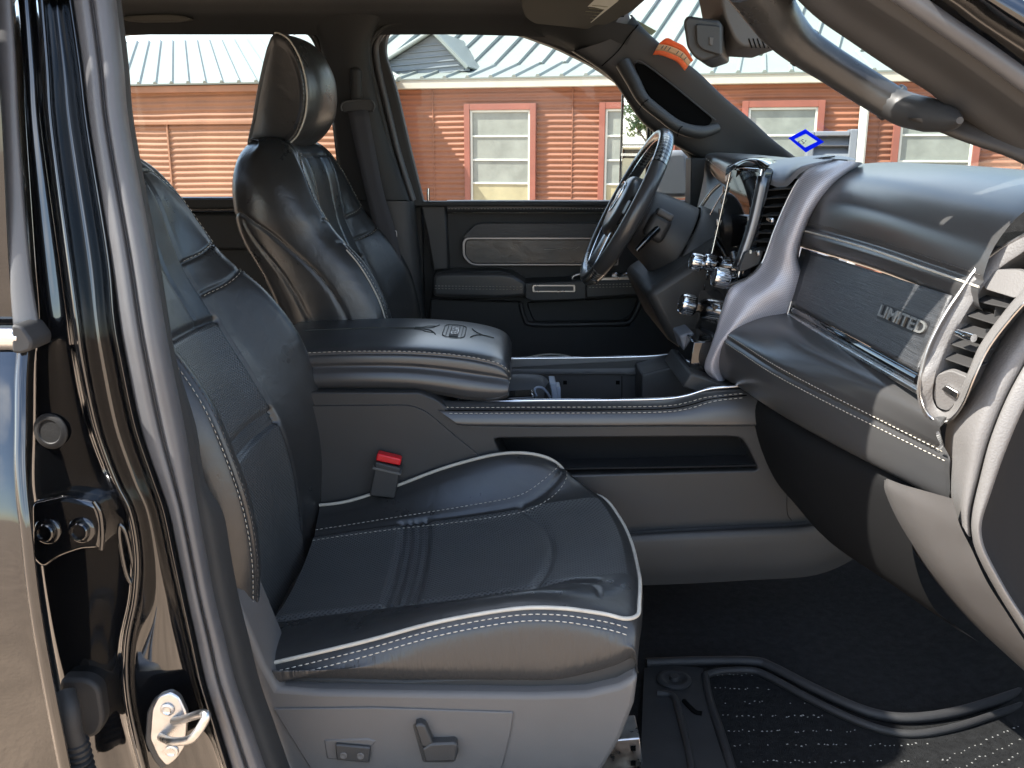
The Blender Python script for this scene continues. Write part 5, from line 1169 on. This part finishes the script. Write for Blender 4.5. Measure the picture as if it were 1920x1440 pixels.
knob(1289, 571, .085, .0215, .031)
# gear and tow switches low on the stack
for k in range(5):
    a, b = U(1276 + 6 * k, 632 + 8 * k, .09), U(1306 + 3 * k, 632 + 8 * k, -.0)
    tube('toggle_rib', [a, b], .0032, M['steel'], SB, n=2, seg=6)
prism('toggle', rnd([(1274, 630), (1300, 622), (1318, 668), (1300, 676), (1284, 662)], 5), .0, .09, M['grey_blue'], SB, bev=.004)
prism('switch_column', [(1300, 640), (1336, 640), (1322, 700), (1310, 716), (1290, 700)], -.07, .06, M['gloss'], SB, bev=.003)
prism('ash_panel', [(1296, 700), (1345, 716), (1400, 728), (1330, 745), (1280, 726)], -.13, .10, M['plastic'], SB, bev=.004)

# driver side of the dash: hood over the cluster, closing panel
sheet('cluster_hood', [UL(r, 0) for r in ([(1322, 305, .56), (1338, 330, .54), (1368, 352, .40), (1388, 352, .30)], [(1322, 297, .56), (1340, 312, .52), (1370, 330, .38), (1395, 330, .26)], [(1326, 289, .57), (1350, 290, .52), (1390, 300, .36), (1420, 305, .22)], [(1345, 286, .60), (1390, 288, .55), (1430, 293, .40), (1460, 300, .24)], [(1390, 288, .66), (1440, 292, .60), (1480, 296, .46), (1510, 298, .28)])], M['leather_soft'], ds, 6, 6)
stitch('stitching', [UL([(1324, 297, .553), (1340, 311, .515), (1368, 328, .385)], 0)], ds, .005, .0035, .0006)
sheet('cluster_face', [UL([(1322, 306, .56), (1340, 332, .53), (1370, 354, .38)], 0), UL([(1318, 340, .58), (1330, 370, .50), (1358, 380, .36)], 0), UL([(1300, 420, .60), (1310, 440, .50), (1330, 450, .34)], 0)], M['plastic'], ds, 5, 5)
tube('cluster_trim', UL([(1350, 345, .42), (1332, 362, .43), (1312, 392, .44), (1298, 420, .45)], 0), .0045, M['satin'], ds)
tube('cluster_trim', UL([(1362, 352, .34), (1345, 378, .35), (1328, 410, .36), (1318, 440, .37)], 0), .0022, M['chrome'], ds)
prism('dash_side', [(1296, 296), (1450, 300), (1450, 600), (1290, 600)], .66, .74, M['trim_soft'], ds, bev=.004)
sheet('driver_panel', [[(x, y, z) for y in (.80, .5, .2, -.02)] for x, z in ((.95, 1.56), (.74, 1.585), (.60, 1.575), (.56, 1.52), (.545, 1.42), (.53, 1.25), (.52, 1.12), (.60, 1.00))], M['plastic'], ds, 5, 5)
# ------------------------------------------------------------------ steering wheel and column
sw = part('steering_wheel', 'leather and carbon steering wheel with bright inner edge and ram head emblem')
WC_ = Vector((.268, .40, 1.478)); up = (U(1250, 252, .40) - U(1106, 520, .40)).normalized(); ax = Vector((0, 1, 0)).cross(up).normalized()
if ax.x > 0: ax = -ax               # towards the driver
lat = Vector((0, 1, 0)); RW = .192
def wp(a, r=RW, h=0): return WC_ + lat * (r * math.sin(a)) + up * (r * math.cos(a) * (.985 if math.cos(a) > 0 else .97)) + ax * h
def arc(a0, a1, n, r=RW, h=0): return [wp(a0 + (a1 - a0) * i / n, r, h) for i in range(n + 1)]
def rim_seg(nm, a0, a1, m):
    P = arc(a0, a1, 28); n_ = 14; V = []; 
    for i, p in enumerate(P):
        a = a0 + (a1 - a0) * i / 28; rad = (p - WC_).normalized()
        for j in range(n_):
            t = 2 * math.pi * j / n_; V.append(p + rad * (.0155 * math.cos(t)) + ax * (.0185 * math.sin(t)))
    F = gridfaces(29, n_, True).tolist(); F.append(list(range(n_))[::-1]); F.append([28 * n_ + j for j in range(n_)])
    uv = np.array([(i * .012, j * .007) for i in range(29) for j in range(n_)])
    return mesh(nm, V, F, m, sw, uv=uv, sharp=60)
rim_seg('rim_top', R(-52), R(52), M['carbon_dark']); rim_seg('rim_side', R(52.6), R(140), M['leather_soft']); rim_seg('rim_side', R(-140), R(-52.6), M['leather_soft']); rim_seg('rim_bottom', R(140.6), R(219.4), M['carbon_dark'])
tube('bright_edge', arc(R(-180), R(180), 60, RW - .0150, .006)[:-1], .0022, M['chrome'], sw, closed=True, n=1, seg=6)
# hub pad and spokes
hub = []
for k, (s_, h) in enumerate(((.55, .040), (.80, .038), (.95, .030), (1.0, .016), (1.02, -.006), (.95, -.03))):
    hub.append([WC_ + lat * (.085 * s_ * math.sin(a) * (1.0 - .18 * max(0, -math.cos(a)))) + up * (.078 * s_ * math.cos(a)) + ax * (h - .012) for a in np.linspace(0, 2 * math.pi, 22, endpoint=False)])
o = sheet('hub', hub, M['leather_soft'], sw, 3, 4, wrap=True)
bm = bmesh.new(); bm.from_mesh(o.data); bmesh.ops.holes_fill(bm, edges=[e for e in bm.edges if e.is_boundary]); bmesh.ops.recalc_face_normals(bm, faces=bm.faces); bm.to_mesh(o.data); bm.free()
for sgn in (-1, 1):
    rowsS = []
    for h in (.010, .0, -.018):
        rowsS.append([WC_ + lat * (sgn * q) + up * v + ax * h for q, v in ((.07, .030), (.11, .034), (.15, .036), (.185, .040))])
    for h in (-.018, .0, .010):
        rowsS.append([WC_ + lat * (sgn * q) + up * v + ax * h for q, v in ((.07, -.040), (.11, -.030), (.15, -.022), (.185, -.016))])
    rowsS.append(rowsS[0]); sheet('spoke', rowsS, M['gloss'], sw, 4, 3)
    rowsS = [[WC_ + lat * (sgn * (q + e)) + up * v + ax * h for q, v in ((.035, -.05), (.045, -.10), (.060, -.15), (.085, -.178))] for e, h in ((-.014, .004), (0, .010), (.014, .004), (.014, -.012), (-.014, -.012), (-.014, .004))]
    sheet('spoke', rowsS, M['satin'], sw, 4, 3)
    rbox('wheel_button', WC_ + lat * (sgn * .115) + up * .004 + ax * .012, (.006, .045, .034), M['plastic'], sw, .003, rot=Matrix((ax, lat, up)).transposed())
# shield outline and ram head on the hub
sh = [(0, .042), (.026, .036), (.030, .010), (.018, -.020), (0, -.034), (-.018, -.020), (-.030, .010), (-.026, .036)]
tube('emblem_shield', [WC_ + lat * a + up * (b + .012) + ax * .0295 for a, b in sh], .0018, M['emblem'], sw, closed=True, seg=6)
head = [(0, .022), (.008, .022), (.016, .018), (.020, .008), (.017, -.002), (.012, .004), (.009, .002), (.007, -.010), (.004, -.020), (0, -.022)]
head = head + [(-a, b) for a, b in head[-2:0:-1]]
plate('emblem_head', [WC_ + lat * a + up * (b + .014) + ax * .0285 for a, b in head], ax * .003, M['emblem'], sw, bev=.0008)
# column shroud with stalks
col = part('steering_column', 'dark plastic steering column shroud with lever')
def colring(d, r1_, r2_, dz=0): return [WC_ - ax * d + lat * (r1_ * math.sin(a)) + up * (r2_ * math.cos(a) + dz) for a in np.linspace(0, 2 * math.pi, 18, endpoint=False)]
sheet('shroud', [colring(.03, .055, .060), colring(.05, .066, .074, -.004), colring(.10, .074, .086, -.010), colring(.15, .080, .098, -.018), colring(.155, .078, .096, -.018)], M['plastic'], col, 4, 5, wrap=True)
sheet('lower_shroud', [colring(.157, .086, .104, -.020), colring(.165, .094, .112, -.022), colring(.22, .105, .122, -.03), colring(.32, .120, .130, -.04)], M['plastic'], col, 4, 5, wrap=True)
prism('knee_panel', [(1210, 548), (1330, 470), (1400, 430), (1400, 660), (1330, 690), (1255, 640)], .20, .62, M['plastic'], col, bev=.02, seg=3)
lev_ = WC_ - ax * .075 - lat * .085
rbox('lever_boss', lev_ + up * -.004, (.05, .04, .06), M['plastic'], col, .012, rot=Matrix((ax, lat, up)).transposed(), seg=3)
tube('lever', [lev_ - lat * .015 - up * .005, lev_ - lat * .030 - up * .035 + ax * .012, lev_ - lat * .034 - up * .070 + ax * .022], [.009, .008, .006], M['gloss'], col)
rbox('lever_grip', lev_ + up * .030 - lat * .005, (.04, .035, .016), M['plastic_grey'], col, .005, rot=Matrix((ax, lat, up)).transposed())
# brake pedal area stays dark; instrument binnacle is closed by the shroud
# ------------------------------------------------------------------ inside mirror and overhead module
im = part('inside_mirror', 'black inside mirror on its stalk seen from the side')
mo = rnd([(1281, 40), (1288, 29), (1348, 38), (1354, 46), (1354, 104), (1318, 116), (1302, 108), (1288, 88)], 7)
plate('housing', UL(mo, -.12), (.062, .22, .006), M['plastic'], im, bev=.010, seg=3)
plate('rim', UL(rnd([(1304, 44), (1352, 48), (1352, 104), (1318, 94), (1306, 82)], 6), -.128), (.004, .02, 0), M['plastic'], im, bev=.003)
prism('mirror_tab', [(1330, 69), (1338, 70), (1336, 85), (1330, 84)], -.131, -.125, M['plastic_grey'], im, bev=.001)
tube('stalk', UL([(1345, 68, -.02), (1366, 68, -.02), (1392, 72, -.02)], 0), .0095, M['plastic'], im)
prism('sensor_module', rnd([(1345, -40), (1358, 30), (1376, 72), (1392, 88), (1462, 92), (1478, 70), (1482, -40)], 10), -.10, .08, M['plastic_grey'], im, bev=.015, seg=3)
for k in range(6): tube('grille_bar', UL([(1404 + k * 8, 72 + 0 * k), (1410 + k * 8, 90)], -.101), .0012, M['black_hole'], im, n=2, seg=5)
# ------------------------------------------------------------------ stickers on the glass and the tag on the pillar
def wsy(y, z):     # the inside of the windshield at height z
    a = np.interp(abs(y), [0, .45, .74], [1.0, .93, .80]); b = np.interp(abs(y), [0, .42, .68], [.455, .40, .28])
    t = (z - 1.55) / (1.985 - 1.55); return a + (b - a) * t
def glass_pt(px, py, off=.004):
    lo, hi = -.7, .74
    best = min((abs(U(px, py, y).x - (wsy(y, U(px, py, y).z) - .03 * 0)), y) for y in np.linspace(.25, .70, 181))
    p = U(px, py, best[1]); return p + (Vector(CAM) - p).normalized() * off
dia = [(1478, 259), (1510, 242), (1545, 266), (1511, 286)]
din = [(1489, 261), (1511, 250.5), (1533, 265), (1509.5, 276.5)]
D_ = [glass_pt(x, y) for x, y in dia]; Dn = [glass_pt(x, y, .0045) for x, y in din]
st = plate('inspection_sticker', D_, (.0003, .001, 0), M['blue'], None, holes=[[glass_pt(x, y, .004) for x, y in din]])
tag(st, 'blue edged diamond inspection sticker low on the windshield', 'sticker')
fc = plate('sticker_face', Dn, (.0003, .001, 0), M['sticker_white'], st)
ctr = sum(Dn, Vector()) / 4; xd = (Dn[1] - Dn[0]); yd = (Dn[0] - Dn[3])
text('sticker_writing', '04-27', ctr + Vector((-.0004, -.0015, 0)), (U(1530, 254, ctr.y) - U(1500, 270, ctr.y)), (U(1505, 255, ctr.y) - U(1515, 270, ctr.y)), .017, M['ink'], st, ext=.0002, sx=-1)
wl = [glass_pt(x, y) for x, y in ((1187, 47), (1195, 38), (1231, 58), (1222, 66))]
s2_ = plate('windshield_label', wl, (.0003, .001, 0), M['label_beige'], None); tag(s2_, 'small beige label high on the windshield beside the pillar', 'label')
plate('print_mark', [glass_pt(x, y, .0055) for x, y in ((1192, 44), (1195, 41), (1202, 45), (1199, 48))], (.0003, .001, 0), M['ink'], s2_)
# curled orange tag lying against the pillar
tg = [UL(r, .0) for r in ([(1224, 103, .640), (1236, 103, .634), (1252, 108, .630), (1270, 117, .630), (1284, 133, .634)], [(1228, 95, .640), (1241, 95, .634), (1257, 100, .630), (1276, 109, .630), (1290, 124, .634)], [(1235, 83, .642), (1248, 84, .636), (1264, 89, .632), (1282, 99, .632), (1296, 117, .636)], [(1238, 79, .642), (1251, 71, .636), (1266, 78, .632), (1284, 88, .632), (1300, 113, .636)])]
t_ = empty('pillar_tag', U(1262, 105, .63)); tag(t_, 'curled orange and peach paper tag on the windshield pillar under the mirror', 'tag')
for nm, a, b, m_ in (('tag_band', 0, 1, 'orange'), ('tag_field', 1, 2, 'peach'), ('tag_band', 2, 3, 'orange')):
    kid(sheet(nm, [tg[a], tg[b]], M[m_], None, 5, 3, thick=.0006), t_)
for k in range(7):
    t = .18 + k * .11; a_ = Vector(tg[1][0]).lerp(Vector(tg[1][4]), t); b_ = Vector(tg[2][0]).lerp(Vector(tg[2][4]), t); i = min(3, int(t * 4)); f = t * 4 - i
    a_ = Vector(tg[1][i]).lerp(Vector(tg[1][i + 1]), f); b_ = Vector(tg[2][i]).lerp(Vector(tg[2][i + 1]), f)
    if k == 3: continue
    kid(tube('print_mark', [a_.lerp(b_, .25) + Vector((0, -.002, 0)), a_.lerp(b_, .75) + Vector((.002, -.002, .001))], .0011, M['thread_dark'], None, n=2, seg=4), t_)
# ------------------------------------------------------------------ floor mat
fm = empty('floor_mat', (.6, -.5, .70)); tag(fm, 'black carpeted floor mat with raised rubber edge in the passenger footwell', 'mat')
ZM = .712
def fpt(px, py, z=ZM):
    a = (px - 960) / FPX; b = (720 - py) / FPX
    d = Vector((a, math.cos(PITCH) + b * math.sin(PITCH), -math.sin(PITCH) + b * math.cos(PITCH))); t = (z - CAM[2]) / d.z
    return Vector(CAM) + d * t
edge_o = [(1212, 1243), (1300, 1240), (1410, 1240), (1450, 1252), (1520, 1288), (1600, 1325), (1660, 1343), (1720, 1346), (1790, 1336), (1860, 1316), (1960, 1282)]
edge_i = [(1322, 1266), (1350, 1259), (1405, 1257), (1440, 1268), (1510, 1306), (1590, 1345), (1660, 1370), (1720, 1376), (1790, 1364), (1860, 1342), (1960, 1308)]
kid(sheet('mat_base', [[fpt(x, y, ZM - .004) for x, y in edge_o], [fpt(x, y, ZM - .003) for x, y in [(1200, 1330), (1290, 1330), (1390, 1335), (1440, 1345), (1510, 1375), (1590, 1400), (1660, 1420), (1720, 1425), (1790, 1420), (1860, 1405), (1960, 1370)]], [fpt(x, 1560, ZM - .004) for x in (1190, 1270, 1380, 1440, 1510, 1590, 1660, 1720, 1790, 1860, 2000)]], M['mat_carpet'], None, 5, 4), fm)
kid(tube('mat_edge', [fpt(x, y, ZM + .006) for x, y in edge_o], .0085, M['rubber'], None, seg=10), fm)
kid(tube('mat_edge', [fpt(x, y, ZM + .002) for x, y in edge_i], .0065, M['rubber'], None, seg=10), fm)
kid(tube('mat_edge', [fpt(x, y, ZM + .003) for x, y in ((1322, 1266), (1330, 1310), (1350, 1370), (1372, 1440), (1400, 1530))], .0070, M['rubber'], None, seg=10), fm)
kid(sheet('heel_pad', [[fpt(x, y, ZM + .002) for x, y in ((1208, 1252), (1260, 1248), (1318, 1252))], [fpt(x, y, ZM + .004) for x, y in ((1205, 1320), (1262, 1318), (1326, 1320))], [fpt(x, y, ZM + .002) for x, y in ((1200, 1470), (1280, 1470), (1372, 1470))]], M['rubber'], None, 5, 5), fm)
lc = fpt(1264, 1276, ZM + .005)
kid(lathe('mat_post', [(.030, 0), (.030, .003), (.025, .006), (.020, .0055), (.017, .003), (.009, .003), (.008, .010), (.001, .010)], lc, (0, 0, 1), M['rubber'], None, 28), fm)
kid(tube('heel_ridge', [fpt(x, y, ZM + .006) for x, y in ((1232, 1300), (1262, 1306), (1274, 1340), (1290, 1400), (1300, 1460))], .006, M['rubber'], None), fm)
kid(tube('heel_mark', [fpt(x, y, ZM + .006) for x, y in ((1282, 1314), (1302, 1334), (1316, 1338))], .004, M['black_hole'], None), fm)
V = []; F = []
for k, (x0, x1, y) in enumerate(((1330, 1420, 1266), (1340, 1450, 1291), (1352, 1520, 1317), (1358, 1552, 1343), (1368, 1612, 1371), (1380, 1745, 1397), (1388, 1800, 1428))):
    n_ = int((x1 - x0) / 8.5)
    for i in range(n_):
        if random.random() < .35: continue
        t = i / n_; px_ = x0 + (x1 - x0) * t + random.uniform(-3, 3); py_ = y + random.uniform(-2.5, 2.5) - (6 * max(0, (px_ - 1640) / 160) ** 2 if k > 4 else 0)
        c = fpt(px_, py_, ZM + .004); a = random.uniform(-.6, .6); l = random.uniform(.0008, .0019); w_ = .0007
        dx, dy = Vector((math.cos(a), math.sin(a), 0)) * l, Vector((-math.sin(a), math.cos(a), 0)) * w_
        q = len(V); V += [c - dx - dy, c + dx - dy, c + dx + dy, c - dx + dy, c + Vector((0, 0, .0014))]; F += [(q, q + 1, q + 4), (q + 1, q + 2, q + 4), (q + 2, q + 3, q + 4), (q + 3, q, q + 4)]
for k in range(4):
    for i in range(16):
        px_ = 1770 + i * 10 + random.uniform(-3, 3); py_ = 1425 - (i * 4.6) + k * 27 + random.uniform(-3, 3)
        c = fpt(px_, py_, ZM + .004); a = random.uniform(-.6, .6); l = random.uniform(.0008, .0018); w_ = .0006
        dx, dy = Vector((math.cos(a), math.sin(a), 0)) * l, Vector((-math.sin(a), math.cos(a), 0)) * w_
        q = len(V); V += [c - dx - dy, c + dx - dy, c + dx + dy, c - dx + dy, c + Vector((0, 0, .0014))]; F += [(q, q + 1, q + 4), (q + 1, q + 2, q + 4), (q + 2, q + 3, q + 4), (q + 3, q, q + 4)]
fk = mesh('fleck', V, F, M['fleck'], None, smooth=False); fk['kind'] = 'stuff'; kid(fk, fm)
